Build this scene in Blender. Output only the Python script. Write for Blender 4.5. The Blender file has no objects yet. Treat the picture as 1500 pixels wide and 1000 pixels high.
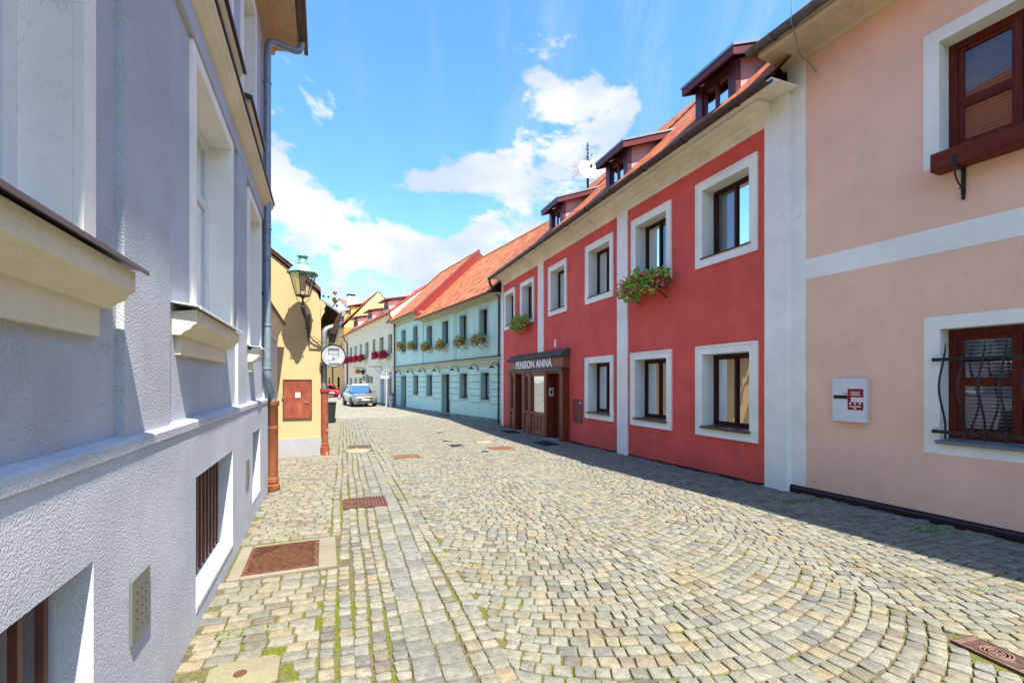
import bpy, bmesh, math, random
import numpy as np
from mathutils import Vector, Matrix
random.seed(7)
R = math.radians
scene = bpy.context.scene
C = scene.collection

# ------------------------------------------------------------------ camera
HC, F_PX, HZ = 1.7, 666.7, 559.0          # eye height, 16 mm lens on a 1500 px frame, horizon row of the survey
cam = bpy.data.cameras.new('camera'); cam_o = bpy.data.objects.new('camera', cam); C.objects.link(cam_o)
cam.lens = 16.0; cam.sensor_width = 36.0; cam.sensor_fit = 'HORIZONTAL'
cam.shift_y = 59.0 / 1500.0
cam.clip_start = 0.05; cam.clip_end = 3000
cam_o.location = (0, 0, HC); cam_o.rotation_euler = (R(90), 0, 0)
scene.camera = cam_o

# ------------------------------------------------------------------ sun + sky
TRAVEL = Vector((-0.3136, 0.4396, -1.0)).normalized()
sun = bpy.data.lights.new('sun', 'SUN'); sun.energy = 4.7; sun.angle = R(0.55); sun.color = (1.0, 0.925, 0.79)
sun_o = bpy.data.objects.new('sun', sun); C.objects.link(sun_o)
sun_o.rotation_euler = TRAVEL.to_track_quat('-Z', 'Y').to_euler()
sun_o.location = (10, -15, 40)
world = bpy.data.worlds.new('World'); scene.world = world; world.use_nodes = True
scene.view_settings.view_transform = 'Standard'
scene.view_settings.look = 'None'
scene.view_settings.exposure = 1.40
scene.view_settings.gamma = 1.0
SKY_STRENGTH = 0.15


def build_world():
    nt = world.node_tree; nt.nodes.clear(); N = nt.nodes.new; L = nt.links.new
    out = N('ShaderNodeOutputWorld'); bg = N('ShaderNodeBackground'); bg.inputs['Strength'].default_value = SKY_STRENGTH
    L(bg.outputs[0], out.inputs[0])
    sky = N('ShaderNodeTexSky'); sky.sky_type = 'NISHITA'; sky.sun_disc = False
    sky.sun_elevation = R(61.7); sky.sun_rotation = math.atan2(-TRAVEL.x, -TRAVEL.y)
    sky.air_density = 1.0; sky.dust_density = 0.6; sky.ozone_density = 1.6
    hs = N('ShaderNodeHueSaturation'); hs.inputs['Saturation'].default_value = 1.16; hs.inputs['Value'].default_value = 1.02
    tn = N('ShaderNodeMix'); tn.data_type = 'RGBA'; tn.blend_type = 'MULTIPLY'; tn.inputs[0].default_value = 1; tn.inputs[7].default_value = (.84, .955, 1.03, 1)
    L(sky.outputs[0], tn.inputs[6]); L(tn.outputs[2], hs.inputs['Color'])
    tc = N('ShaderNodeTexCoord'); sep = N('ShaderNodeSeparateXYZ'); L(tc.outputs['Generated'], sep.inputs[0])

    def M(op, a, b=None, c=None, clamp=False):
        n = N('ShaderNodeMath'); n.operation = op; n.use_clamp = clamp
        for i, v in enumerate((a, b, c)):
            if v is None: continue
            if isinstance(v, (int, float)): n.inputs[i].default_value = v
            else: L(v, n.inputs[i])
        return n.outputs[0]
    az = M('ARCTAN2', sep.outputs[0], sep.outputs[1]); el = M('ARCSINE', sep.outputs[2])
    cmb = N('ShaderNodeCombineXYZ'); L(az, cmb.inputs[0]); L(el, cmb.inputs[1])

    def blob(a, e, ra, re, w):
        s = N('ShaderNodeVectorMath'); s.operation = 'SUBTRACT'; L(cmb.outputs[0], s.inputs[0]); s.inputs[1].default_value = (a, e, 0)
        m = N('ShaderNodeVectorMath'); m.operation = 'MULTIPLY'; L(s.outputs[0], m.inputs[0]); m.inputs[1].default_value = (1 / ra, 1 / re, 0)
        ln = N('ShaderNodeVectorMath'); ln.operation = 'LENGTH'; L(m.outputs[0], ln.inputs[0])
        mr = N('ShaderNodeMapRange'); mr.interpolation_type = 'SMOOTHSTEP'; L(ln.outputs['Value'], mr.inputs[0])
        mr.inputs[1].default_value = 0.15; mr.inputs[2].default_value = 1.25; mr.inputs[3].default_value = w; mr.inputs[4].default_value = 0.0
        return mr.outputs[0]
    blobs = [  # azimuth, elevation, half sizes, weight: the cumulus tower, its shelf and the bank over the street
        (0.13, 0.47, .15, .15, .95), (0.06, .53, .07, .08, .80), (0.17, .50, .09, .10, .70), (0.12, .38, .20, .16, .80),
        (0.25, .545, .035, .04, .55), (0.02, .31, .16, .10, .60), (-.17, .405, .16, .03, .50), (-.08, .44, .09, .045, .55),
        (-.36, .29, .20, .10, .72), (-.47, .36, .12, .08, .58), (-.18, .26, .20, .07, .62), (-.06, .30, .10, .06, .45),
        (-.33, .15, .34, .07, .42), (-.08, .17, .22, .06, .42), (-.50, .43, .06, .06, .45),
        (1.3, .45, .5, .2, .6), (-1.6, .5, .5, .2, .5), (2.6, .4, .6, .2, .55), (-2.5, .6, .5, .25, .5), (.75, .42, .3, .2, .6)]
    tot = None
    for b in blobs:
        o = blob(*b); tot = o if tot is None else M('MAXIMUM', tot, o) if False else M('ADD', tot, o)
    tot = M('MINIMUM', tot, 0.80)
    mp = N('ShaderNodeMapping'); mp.inputs['Scale'].default_value = (1.0, 1.0, 1.9); L(tc.outputs['Generated'], mp.inputs[0])
    nz = N('ShaderNodeTexNoise'); nz.inputs['Scale'].default_value = 6.0; nz.inputs['Detail'].default_value = 12; nz.inputs['Roughness'].default_value = .62
    nz.inputs['Distortion'].default_value = .35
    L(mp.outputs[0], nz.inputs['Vector'])
    dens = M('ADD', tot, M('MULTIPLY', M('SUBTRACT', nz.outputs['Fac'], 0.5), 3.2))
    mr = N('ShaderNodeMapRange'); mr.interpolation_type = 'SMOOTHSTEP'; L(dens, mr.inputs[0])
    mr.inputs[1].default_value = .33; mr.inputs[2].default_value = .72; mr.inputs[3].default_value = 0; mr.inputs[4].default_value = .97
    # thin high streaks
    mp2 = N('ShaderNodeMapping'); mp2.inputs['Scale'].default_value = (7.0, 1.6, 2.0); mp2.inputs['Rotation'].default_value = (0, 0.2, .25); L(tc.outputs['Generated'], mp2.inputs[0])
    n2 = N('ShaderNodeTexNoise'); n2.inputs['Scale'].default_value = 1.5; n2.inputs['Detail'].default_value = 6; n2.inputs['Roughness'].default_value = .62; L(mp2.outputs[0], n2.inputs['Vector'])
    mr2 = N('ShaderNodeMapRange'); mr2.interpolation_type = 'SMOOTHSTEP'; L(n2.outputs['Fac'], mr2.inputs[0])
    mr2.inputs[1].default_value = .44; mr2.inputs[2].default_value = .80; mr2.inputs[4].default_value = .38
    wz = N('ShaderNodeMapRange'); wz.interpolation_type = 'SMOOTHSTEP'; L(az, wz.inputs[0]); wz.inputs[1].default_value = -.35; wz.inputs[2].default_value = .25
    cir = M('MULTIPLY', mr2.outputs[0], M('ADD', M('MULTIPLY', wz.outputs[0], .8), .2))
    hz = N('ShaderNodeMapRange'); hz.interpolation_type = 'SMOOTHSTEP'; L(el, hz.inputs[0]); hz.inputs[1].default_value = .34; hz.inputs[2].default_value = .05
    hz.inputs[3].default_value = 0; hz.inputs[4].default_value = .30
    cov = M('MAXIMUM', M('MAXIMUM', mr.outputs[0], cir), hz.outputs[0])
    # cloud brightness: lit tops, faintly blue bellies
    n3 = N('ShaderNodeTexNoise'); n3.inputs['Scale'].default_value = 5; n3.inputs['Detail'].default_value = 6
    mp3 = N('ShaderNodeMapping'); mp3.inputs['Location'].default_value = (3, 1, .06); L(mp.outputs[0], mp3.inputs[0]); L(mp3.outputs[0], n3.inputs['Vector'])
    cr = N('ShaderNodeMix'); cr.data_type = 'RGBA'
    mrc = N('ShaderNodeMapRange'); mrc.interpolation_type = 'SMOOTHSTEP'; L(n3.outputs['Fac'], mrc.inputs[0]); mrc.inputs[1].default_value = .36; mrc.inputs[2].default_value = .62
    L(mrc.outputs[0], cr.inputs[0])
    CB = 2.65
    cr.inputs[6].default_value = (.66 * CB, .77 * CB, .94 * CB, 1); cr.inputs[7].default_value = (.98 * CB, 1.0 * CB, 1.04 * CB, 1)
    mx = N('ShaderNodeMix'); mx.data_type = 'RGBA'; L(cov, mx.inputs[0]); L(hs.outputs[0], mx.inputs[6]); L(cr.outputs[2], mx.inputs[7])
    L(mx.outputs[2], bg.inputs[0])


build_world()

# ------------------------------------------------------------------ object helpers


def tag(o, label=None, cat=None, group=None, kind=None):
    if label: o['label'] = label
    if cat: o['category'] = cat
    if group: o['group'] = group
    if kind: o['kind'] = kind
    return o


def thing(name, label, cat, loc=(0, 0, 0), rz=0, group=None):
    o = bpy.data.objects.new(name, None); C.objects.link(o); o.empty_display_size = .1
    o.location = loc; o.rotation_euler = (0, 0, rz)
    return tag(o, label, cat, group)


def copy_tree(o, parent=None):
    c = o.copy(); C.objects.link(c)
    if parent: c.parent = parent
    for ch in [x for x in bpy.data.objects if x.parent == o]: copy_tree(ch, c)
    return c


class MB:
    def __init__(s): s.v = []; s.f = []; s.t = []

    def add(s, vs, fs, tint=None):
        b = len(s.v); s.v += [tuple(p) for p in vs]; s.f += [tuple(i + b for i in f) for f in fs]
        if tint is not None: s.t += [tint] * len(vs)
        return s

    def box(s, x0, x1, y0, y1, z0, z1, tint=None):
        return s.add([(x0, y0, z0), (x1, y0, z0), (x1, y1, z0), (x0, y1, z0), (x0, y0, z1), (x1, y0, z1), (x1, y1, z1), (x0, y1, z1)],
                     [(3, 2, 1, 0), (4, 5, 6, 7), (0, 1, 5, 4), (1, 2, 6, 5), (2, 3, 7, 6), (3, 0, 4, 7)], tint)

    def poly(s, pts, tint=None): return s.add(pts, [tuple(range(len(pts)))], tint)

    def bar(s, a, b, w, h, up=(0, 0, 1)):
        a = Vector(a); b = Vector(b); d = (b - a).normalized(); up = Vector(up)
        if abs(d.dot(up)) > .95: up = Vector((1, 0, 0))
        x = d.cross(up).normalized(); y = x.cross(d)
        vs = [p + x * sx * w / 2 + y * sy * h / 2 for p in (a, b) for sx, sy in ((-1, -1), (1, -1), (1, 1), (-1, 1))]
        return s.add(vs, [(3, 2, 1, 0), (4, 5, 6, 7), (0, 1, 5, 4), (1, 2, 6, 5), (2, 3, 7, 6), (3, 0, 4, 7)])

    def prism(s, prof, x0, x1):           # closed profile of (y, z) swept along x
        n = len(prof)
        return s.add([(x0, y, z) for y, z in prof] + [(x1, y, z) for y, z in prof],
                     [tuple(range(n))[::-1], tuple(range(n, 2 * n))] + [(i, (i + 1) % n, n + (i + 1) % n, n + i) for i in range(n)])

    def tube(s, path, r, n=10):
        P = [Vector(p) for p in path]; rs = r if isinstance(r, (list, tuple)) else [r] * len(P)
        rings = []; ref = None
        for i, p in enumerate(P):
            d = (P[min(i + 1, len(P) - 1)] - P[max(i - 1, 0)]).normalized()
            if ref is None: ref = Vector((0, 0, 1)) if abs(d.z) < .9 else Vector((1, 0, 0))
            x = d.cross(ref)
            if x.length < 1e-4: x = d.orthogonal()
            x.normalize(); y = x.cross(d); ref = y if abs(d.dot(y)) < .9 else ref
            rings.append([p + (x * math.cos(2 * math.pi * k / n) + y * math.sin(2 * math.pi * k / n)) * rs[i] for k in range(n)])
        vs = [q for g in rings for q in g]; fs = []
        for i in range(len(P) - 1):
            for k in range(n): fs.append((i * n + k, i * n + (k + 1) % n, (i + 1) * n + (k + 1) % n, (i + 1) * n + k))
        fs.append(tuple(range(n))[::-1]); fs.append(tuple(range((len(P) - 1) * n, len(P) * n)))
        return s.add(vs, fs)

    def lathe(s, prof, c=(0, 0, 0), n=20, axis='z'):
        vs = []; fs = []
        for r, h in prof:
            for k in range(n):
                a = 2 * math.pi * k / n; u, w = r * math.cos(a), r * math.sin(a)
                vs.append((c[0] + u, c[1] + w, c[2] + h) if axis == 'z' else (c[0] + u, c[1] + h, c[2] + w) if axis == 'y' else (c[0] + h, c[1] + u, c[2] + w))
        m = len(prof)
        for i in range(m - 1):
            for k in range(n): fs.append((i * n + k, i * n + (k + 1) % n, (i + 1) * n + (k + 1) % n, (i + 1) * n + k))
        if prof[0][0] > 1e-5: fs.append(tuple(range(n))[::-1])
        if prof[-1][0] > 1e-5: fs.append(tuple(range((m - 1) * n, m * n)))
        return s.add(vs, fs)

    def build(s, name, mat, parent=None, smooth=False, bevel=0, loc=None):
        me = bpy.data.meshes.new(name); me.from_pydata(s.v, [], s.f)
        if s.t and len(s.t) == len(s.v):
            a = me.attributes.new('tint', 'FLOAT_COLOR', 'POINT'); a.data.foreach_set('color', np.array([(t[0], t[1], t[2], 1) for t in s.t], 'f').ravel())
        bm = bmesh.new(); bm.from_mesh(me); bmesh.ops.recalc_face_normals(bm, faces=bm.faces); bm.to_mesh(me); bm.free()
        if smooth:
            me.polygons.foreach_set('use_smooth', [True] * len(me.polygons))
            try: me.set_sharp_from_angle(angle=R(40))
            except Exception: pass
        me.materials.append(mat)
        o = bpy.data.objects.new(name, me); C.objects.link(o)
        if parent: o.parent = parent
        if loc: o.location = loc
        if bevel:
            m = o.modifiers.new('edge', 'BEVEL'); m.width = bevel; m.segments = 2; m.limit_method = 'ANGLE'; m.angle_limit = R(50)
        return o


# ------------------------------------------------------------------ materials
MATS = {}


def base_mat(name, rough=.8, metal=0.0, spec=.3):
    m = bpy.data.materials.new(name); m.use_nodes = True; nt = m.node_tree; b = nt.nodes['Principled BSDF']
    b.inputs['Roughness'].default_value = rough; b.inputs['Metallic'].default_value = metal
    b.inputs['Specular IOR Level'].default_value = spec
    return m, nt, b


def noise(nt, scale, detail=4, rough=.55, coord='Object', stretch=None, dist=0):
    tc = nt.nodes.new('ShaderNodeTexCoord'); n = nt.nodes.new('ShaderNodeTexNoise')
    n.inputs['Scale'].default_value = scale; n.inputs['Detail'].default_value = detail; n.inputs['Roughness'].default_value = rough; n.inputs['Distortion'].default_value = dist
    if stretch:
        mp = nt.nodes.new('ShaderNodeMapping'); mp.inputs['Scale'].default_value = stretch
        nt.links.new(tc.outputs[coord], mp.inputs[0]); nt.links.new(mp.outputs[0], n.inputs['Vector'])
    else: nt.links.new(tc.outputs[coord], n.inputs['Vector'])
    return n.outputs['Fac']


def rng(nt, fac, a, b, c=0., d=1.):
    m = nt.nodes.new('ShaderNodeMapRange'); m.interpolation_type = 'SMOOTHSTEP'; nt.links.new(fac, m.inputs[0])
    m.inputs[1].default_value = a; m.inputs[2].default_value = b; m.inputs[3].default_value = c; m.inputs[4].default_value = d
    return m.outputs[0]


def mix(nt, fac, a, b, mode='MIX'):
    m = nt.nodes.new('ShaderNodeMix'); m.data_type = 'RGBA'; m.blend_type = mode
    for i, v in ((0, fac), (6, a), (7, b)):
        if isinstance(v, (int, float)): m.inputs[i].default_value = v
        elif isinstance(v, tuple): m.inputs[i].default_value = (*v, 1) if len(v) == 3 else v
        else: nt.links.new(v, m.inputs[i])
    return m.outputs[2]


def bump(nt, b, h, strength, dist):
    n = nt.nodes.new('ShaderNodeBump'); n.inputs['Strength'].default_value = strength; n.inputs['Distance'].default_value = dist
    nt.links.new(h, n.inputs['Height'])
    prev = b.inputs['Normal'].links
    if prev: nt.links.new(prev[0].from_socket, n.inputs['Normal'])
    nt.links.new(n.outputs[0], b.inputs['Normal'])


def srgb(r, g, b):
    f = lambda c: (c / 255 / 12.92) if c <= 10 else ((c / 255 + .055) / 1.055) ** 2.4
    return (f(r), f(g), f(b))


def plaster(name, col, gscale=90, gstr=.35, gdist=.006, var=.10, dirt=None, dirt_amt=.0, streak=.06, grain=.12):
    if name in MATS: return MATS[name]
    m, nt, b = base_mat(name, .88, 0, .2)
    dark = tuple(c * (1 - var * 1.6) for c in col); lite = tuple(min(1, c * (1 + var)) for c in col)
    c = mix(nt, rng(nt, noise(nt, 1.3, 6, .62), .3, .7), dark, lite)
    st = rng(nt, noise(nt, 1.0, 5, .6, stretch=(5, 5, .35)), .45, .8, 0, streak * 4)
    c = mix(nt, st, c, tuple(x * .72 for x in col))
    pt = nt.nodes.new('ShaderNodeTexVoronoi'); pt.inputs['Scale'].default_value = .9; tcp = nt.nodes.new('ShaderNodeTexCoord'); wn = nt.nodes.new('ShaderNodeTexNoise'); wn.inputs['Scale'].default_value = 2.2; wn.inputs['Detail'].default_value = 6
    nt.links.new(tcp.outputs['Object'], wn.inputs['Vector']); wm = nt.nodes.new('ShaderNodeVectorMath'); wm.operation = 'MULTIPLY_ADD'; nt.links.new(wn.outputs['Color'], wm.inputs[0]); wm.inputs[1].default_value = (.8, .8, .8); nt.links.new(tcp.outputs['Object'], wm.inputs[2]); nt.links.new(wm.outputs[0], pt.inputs['Vector'])
    hp = nt.nodes.new('ShaderNodeHueSaturation'); nt.links.new(c, hp.inputs['Color']); sx_ = nt.nodes.new('ShaderNodeSeparateColor'); nt.links.new(pt.outputs['Color'], sx_.inputs[0]); nt.links.new(rng(nt, sx_.outputs[0], 0, 1, 1 - var * .5, 1 + var * .4), hp.inputs['Value']); c = hp.outputs[0]
    ck = nt.nodes.new('ShaderNodeTexVoronoi'); ck.feature = 'DISTANCE_TO_EDGE'; ck.inputs['Scale'].default_value = .55; nt.links.new(wm.outputs[0], ck.inputs['Vector'])
    ckm = nt.nodes.new('ShaderNodeMath'); ckm.operation = 'MULTIPLY'; nt.links.new(rng(nt, ck.outputs['Distance'], .0, .004, .55, 0), ckm.inputs[0]); nt.links.new(rng(nt, noise(nt, .8, 3), .50, .62), ckm.inputs[1])
    c = mix(nt, ckm.outputs[0], c, tuple(x * .55 for x in col))
    g = noise(nt, gscale, 3, .6)
    c = mix(nt, rng(nt, g, .40, .75), c, tuple(min(1, x * 1.12) for x in col)); c = mix(nt, rng(nt, g, .28, .46, grain, 0), c, tuple(x * .45 for x in col))
    if dirt:
        d = rng(nt, noise(nt, 9, 6, .7), .60, .72, 0, dirt_amt)
        c = mix(nt, d, c, dirt)
        d2 = rng(nt, noise(nt, 2.2, 6, .7), .52, .75, 0, dirt_amt * .55); c = mix(nt, d2, c, dirt)
    nt.links.new(c, b.inputs['Base Color'])
    bump(nt, b, g, gstr, gdist)
    bump(nt, b, noise(nt, gscale * .3, 3), gstr * .25, gdist)
    MATS[name] = m; return m


def simple(name, col, rough=.5, metal=0., spec=.4, var=.12, nscale=12, bmp=0.05, wear=None, wear_amt=.5, wear_at=(.58, .68), stretch=None):
    if name in MATS: return MATS[name]
    m, nt, b = base_mat(name, rough, metal, spec)
    n = noise(nt, nscale, 5, .6, stretch=stretch)
    c = mix(nt, rng(nt, n, .3, .7), tuple(x * (1 - var) for x in col), tuple(min(1, x * (1 + var)) for x in col))
    if wear: c = mix(nt, rng(nt, noise(nt, nscale * .7, 7, .7, stretch=stretch), wear_at[0], wear_at[1], 0, wear_amt), c, wear)
    nt.links.new(c, b.inputs['Base Color'])
    if bmp: bump(nt, b, noise(nt, nscale * 5, 3, stretch=stretch), bmp * 3, .003)
    MATS[name] = m; return m


def wood(name, col, dark, rough=.45, along='z'):
    if name in MATS: return MATS[name]
    m, nt, b = base_mat(name, rough + .12, 0, .22)
    st = {'z': (14, 14, .8), 'x': (.8, 14, 14), 'y': (14, .8, 14)}[along]
    c = mix(nt, rng(nt, noise(nt, 3, 6, .6, stretch=st, dist=.6), .3, .7), dark, col)
    nt.links.new(c, b.inputs['Base Color']); bump(nt, b, noise(nt, 9, 4, stretch=st), .25, .003)
    MATS[name] = m; return m


def tinted(name, rough=.8, bscale=60, bstr=.4, bdist=.004, var=.25, moss=None, moss_amt=0, spec=.25, vscale=14):
    if name in MATS: return MATS[name]
    m, nt, b = base_mat(name, rough, 0, spec)
    at = nt.nodes.new('ShaderNodeAttribute'); at.attribute_name = 'tint'
    g = rng(nt, noise(nt, vscale, 6, .65), .25, .75, 1 - var, 1 + var)
    hv = nt.nodes.new('ShaderNodeHueSaturation'); nt.links.new(at.outputs['Color'], hv.inputs['Color']); nt.links.new(g, hv.inputs['Value'])
    c = hv.outputs[0]
    fine = rng(nt, noise(nt, bscale * 2.2, 2, .7), .30, .70, .78, 1.18)
    hv2 = nt.nodes.new('ShaderNodeHueSaturation'); nt.links.new(c, hv2.inputs['Color']); nt.links.new(fine, hv2.inputs['Value']); c = hv2.outputs[0]
    if moss: c = mix(nt, rng(nt, noise(nt, 1.7, 7, .7), .52, .74, 0, moss_amt), c, moss)
    nt.links.new(c, b.inputs['Base Color'])
    bump(nt, b, noise(nt, bscale, 4, .65), bstr, bdist)
    MATS[name] = m; return m


def glass(name, refl=1.0, tint=(.86, .90, .92), dark=0.0):
    if name in MATS: return MATS[name]
    m = bpy.data.materials.new(name); m.use_nodes = True; nt = m.node_tree; nt.nodes.clear(); N = nt.nodes.new; L = nt.links.new
    out = N('ShaderNodeOutputMaterial'); tr = N('ShaderNodeBsdfTransparent'); tr.inputs[0].default_value = (*tint, 1)
    gl = N('ShaderNodeBsdfGlossy'); gl.inputs['Roughness'].default_value = .015; gl.inputs[0].default_value = (.95, .97, 1, 1)
    fr = N('ShaderNodeFresnel'); fr.inputs[0].default_value = 1.62
    tcn = N('ShaderNodeTexCoord'); nz = N('ShaderNodeTexNoise'); nz.inputs['Scale'].default_value = 2.0; L(tcn.outputs['Object'], nz.inputs['Vector'])
    bp = N('ShaderNodeBump'); bp.inputs['Strength'].default_value = .12; bp.inputs['Distance'].default_value = .02; L(nz.outputs['Fac'], bp.inputs['Height']); L(bp.outputs[0], gl.inputs['Normal'])
    mu = N('ShaderNodeMath'); mu.operation = 'MULTIPLY_ADD'; mu.use_clamp = True; L(fr.outputs[0], mu.inputs[0]); mu.inputs[1].default_value = 1.6 * refl; mu.inputs[2].default_value = .06
    ms = N('ShaderNodeMixShader'); L(mu.outputs[0], ms.inputs[0]); L(tr.outputs[0], ms.inputs[1]); L(gl.outputs[0], ms.inputs[2]); L(ms.outputs[0], out.inputs[0])
    MATS[name] = m; return m


def leafmat(name, col, trans=.35):
    if name in MATS: return MATS[name]
    m, nt, b = base_mat(name, .55, 0, .35)
    at = nt.nodes.new('ShaderNodeAttribute'); at.attribute_name = 'tint'
    nt.links.new(at.outputs['Color'], b.inputs['Base Color'])
    tl = nt.nodes.new('ShaderNodeBsdfTranslucent'); nt.links.new(at.outputs['Color'], tl.inputs[0])
    ms = nt.nodes.new('ShaderNodeMixShader'); ms.inputs[0].default_value = trans
    out = nt.nodes['Material Output']; nt.links.new(b.outputs[0], ms.inputs[1]); nt.links.new(tl.outputs[0], ms.inputs[2]); nt.links.new(ms.outputs[0], out.inputs[0])
    MATS[name] = m; return m


white_pl = plaster('white_render', (.90, .87, .79), 240, .25, .004, .07, streak=.05, dirt=(.66, .62, .54), dirt_amt=.30)
cream_pl = plaster('cream_moulding', (.72, .65, .50), 200, .2, .003, .06)
dirty_fr = plaster('weathered_cornice', (.90, .83, .68), 80, .35, .005, .10, dirt=(.30, .23, .16), dirt_amt=.50)
red_pl = plaster('red_render', (.78, .118, .092), 55, .7, .010, grain=.30, var=.11, streak=.05, dirt=(.62, .078, .066), dirt_amt=.35)
pink_pl = plaster('pink_render', (.91, .56, .40), 120, .18, .003, .06, dirt=(.66, .40, .29), dirt_amt=.30, streak=.03)
mint_pl = plaster('mint_render', (.54, .72, .62), 120, .15, .003, .05, streak=.03)
mint_dk = plaster('mint_trim', (.42, .575, .49), 120, .15, .003, .05, streak=.03)
lav_pl = plaster('lavender_render', (.49, .52, .575), 100, 1.0, .009, grain=.30, var=.09, streak=.05, dirt=(.33, .32, .35), dirt_amt=.25)
lav_rough = plaster('lavender_plinth_render', (.51, .54, .60), 95, .9, .009, grain=.30, var=.10, streak=.05, dirt=(.36, .35, .36), dirt_amt=.35)
lav_smooth = plaster('lavender_smooth', (.57, .60, .64), 140, .5, .006, .09, streak=.05, dirt=(.38, .37, .37), dirt_amt=.35)
yel_pl = plaster('yellow_render', (.52, .375, .195), 100, .2, .004, .05, streak=.03)
grey_base = plaster('pale_grey_base', (.33, .34, .35), 90, .25, .004, .08)
creamw_pl = plaster('ivory_render', (.80, .69, .49), 100, .2, .004, .05)
ochre_pl = plaster('ochre_render', (.70, .42, .13), 100, .2, .004, .05)
palew_pl = plaster('pale_white_render', (.72, .76, .82), 100, .2, .004, .05)
olive_pl = plaster('olive_cornice', (.50, .49, .33), 100, .2, .004, .06)
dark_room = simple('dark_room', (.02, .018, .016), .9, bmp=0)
brown_fr = wood('dark_brown_frame', (.075, .022, .014), (.035, .012, .009))
maho = wood('mahogany', (.16, .022, .010), (.08, .012, .007), .35)
shop_wood = wood('shopfront_wood', (.25, .050, .018), (.12, .022, .010), .38)
shop_wood2 = wood('shopfront_board', (.36, .115, .04), (.24, .065, .022), .40, 'x')
white_fr = simple('white_paint', (.78, .79, .80), .45, bmp=.01, var=.03)
curtain_m = simple('net_curtain', (.72, .72, .70), .9, bmp=.02, var=.05, nscale=30)
curtain_y = simple('yellow_curtain', (.72, .50, .20), .9, bmp=.02, var=.08, nscale=30)
sill_tile = simple('brown_sill_tile', (.10, .055, .04), .35, var=.25)
zinc = simple('dull_zinc', (.30, .33, .36), .42, .7, var=.15)
zinc_blue = simple('painted_grey_pipe', (.22, .28, .34), .45, .3, var=.15)
brown_metal = simple('brown_gutter', (.075, .048, .040), .40, .35, var=.2)
rust_pipe = simple('rust_brown_cast_iron', (.26, .085, .035), .55, .1, var=.25, nscale=6, wear=(.55, .40, .30), wear_amt=.7, wear_at=(.66, .70))
iron = simple('black_iron', (.035, .032, .032), .5, .5, var=.3)
rust = simple('rusty_iron', (.12, .048, .025), .75, .2, var=.35, nscale=18, wear=(.20, .09, .045), wear_amt=.6)
rust_box = simple('red_oxide_door', (.25, .06, .03), .6, .1, var=.25, nscale=9, wear=(.36, .13, .07), wear_amt=.6, stretch=(1, 1, .5))
red_metal = simple('dark_red_sheet', (.13, .028, .026), .42, .2, var=.12)
red_down = simple('dark_red_pipe', (.17, .025, .022), .42, .2, var=.12)
cheek_m = plaster('dormer_cheek_sheet', (.42, .32, .33), 30, .1, .003, .10)
purple_sheet = simple('plum_sheet', (.11, .045, .055), .4, .3, var=.15)
verdigris = simple('verdigris_copper', (.20, .38, .31), .6, .3, var=.25, nscale=30, wear=(.10, .11, .07), wear_amt=.6)
lamp_iron = simple('lamp_iron', (.07, .065, .055), .5, .6, var=.3)
glass_win = glass('window_glass')
glass_lamp = glass('lantern_glass', .35, (.95, .93, .85))
tile_m = tinted('clay_tiles', .75, 30, .35, .004, .22, vscale=7)
stone_m = tinted('granite_setts', .72, 55, .7, .006, .26, moss=(.165, .16, .06), moss_amt=.5, vscale=16)
leaf_m = leafmat('leaves', None)
petal_m = leafmat('petals', None, .25)
lav_grill = simple('brown_cellar_bars', (.14, .055, .035), .5, .2, var=.2)

# ------------------------------------------------------------------ terrain


def gz(y):
    ks = [(-1e4, 0), (6.5, 0), (9.4, -.06), (11.6, -.115), (16, -.19), (20, -.215), (24, -.20), (34, -.12), (60, -.05), (1e5, -.05)]
    return float(np.interp(y, [k[0] for k in ks], [k[1] for k in ks]))


# ------------------------------------------------------------------ survey planes


class Plane:
    """a vertical facade plane: local x along it, local y out of it towards the street, z up; at() turns a sight line of the survey into (x, z) on it"""

    def __init__(s, origin, ax):
        s.o = Vector(origin); a = Vector(ax).normalized(); s.a = a; s.n = Vector((-a.y, a.x)); s.rz = math.atan2(a.y, a.x)

    def at(s, px, py, off=0.0):
        d = Vector(((px - 750) / F_PX, 1.0)); t = (s.o + s.n * off).dot(s.n) / d.dot(s.n)
        p = d * t
        return (p - s.o).dot(s.a), HC + (HZ - py) / F_PX * t

    def x(s, px, off=0.0): return s.at(px, 0, off)[0]

    def z(s, px, py, off=0.0): return s.at(px, py, off)[1]

    def world(s, x, y=0., z=0.):
        p = s.o + s.a * x + s.n * y
        return Vector((p.x, p.y, z))

    def thing(s, name, label, cat, x=0, y=0, z=0, group=None):
        return thing(name, label, cat, s.world(x, y, z), s.rz, group)


def plane_from(vp, k, px, side):
    sc = k * abs(px - vp); Z = F_PX / sc
    o = ((px - 750) / F_PX * Z, Z); d = Vector(((vp - 750) / F_PX, 1)).normalized()
    return Plane(o, d if side > 0 else -d)


P_RED = plane_from(505, .14353, 1152, 1)
P_PINK = plane_from(445, .1301, 1153.5, 1)
P_MINT = plane_from(370, .0909, 734, 1)
P_LEFT = plane_from(475, 1.141, 393, -1)
dl = Vector(((475 - 750) / F_PX, 1)).normalized()
YC = Vector((-280 / 59.4, F_PX / 59.4))
P_YEL = Plane(YC, (-dl.y, dl.x))          # gable wall of the yellow house, square to the left-hand street line
P_ANX = Plane(P_LEFT.o + P_LEFT.n * -.22, P_LEFT.a)

# ------------------------------------------------------------------ wall with openings


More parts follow.
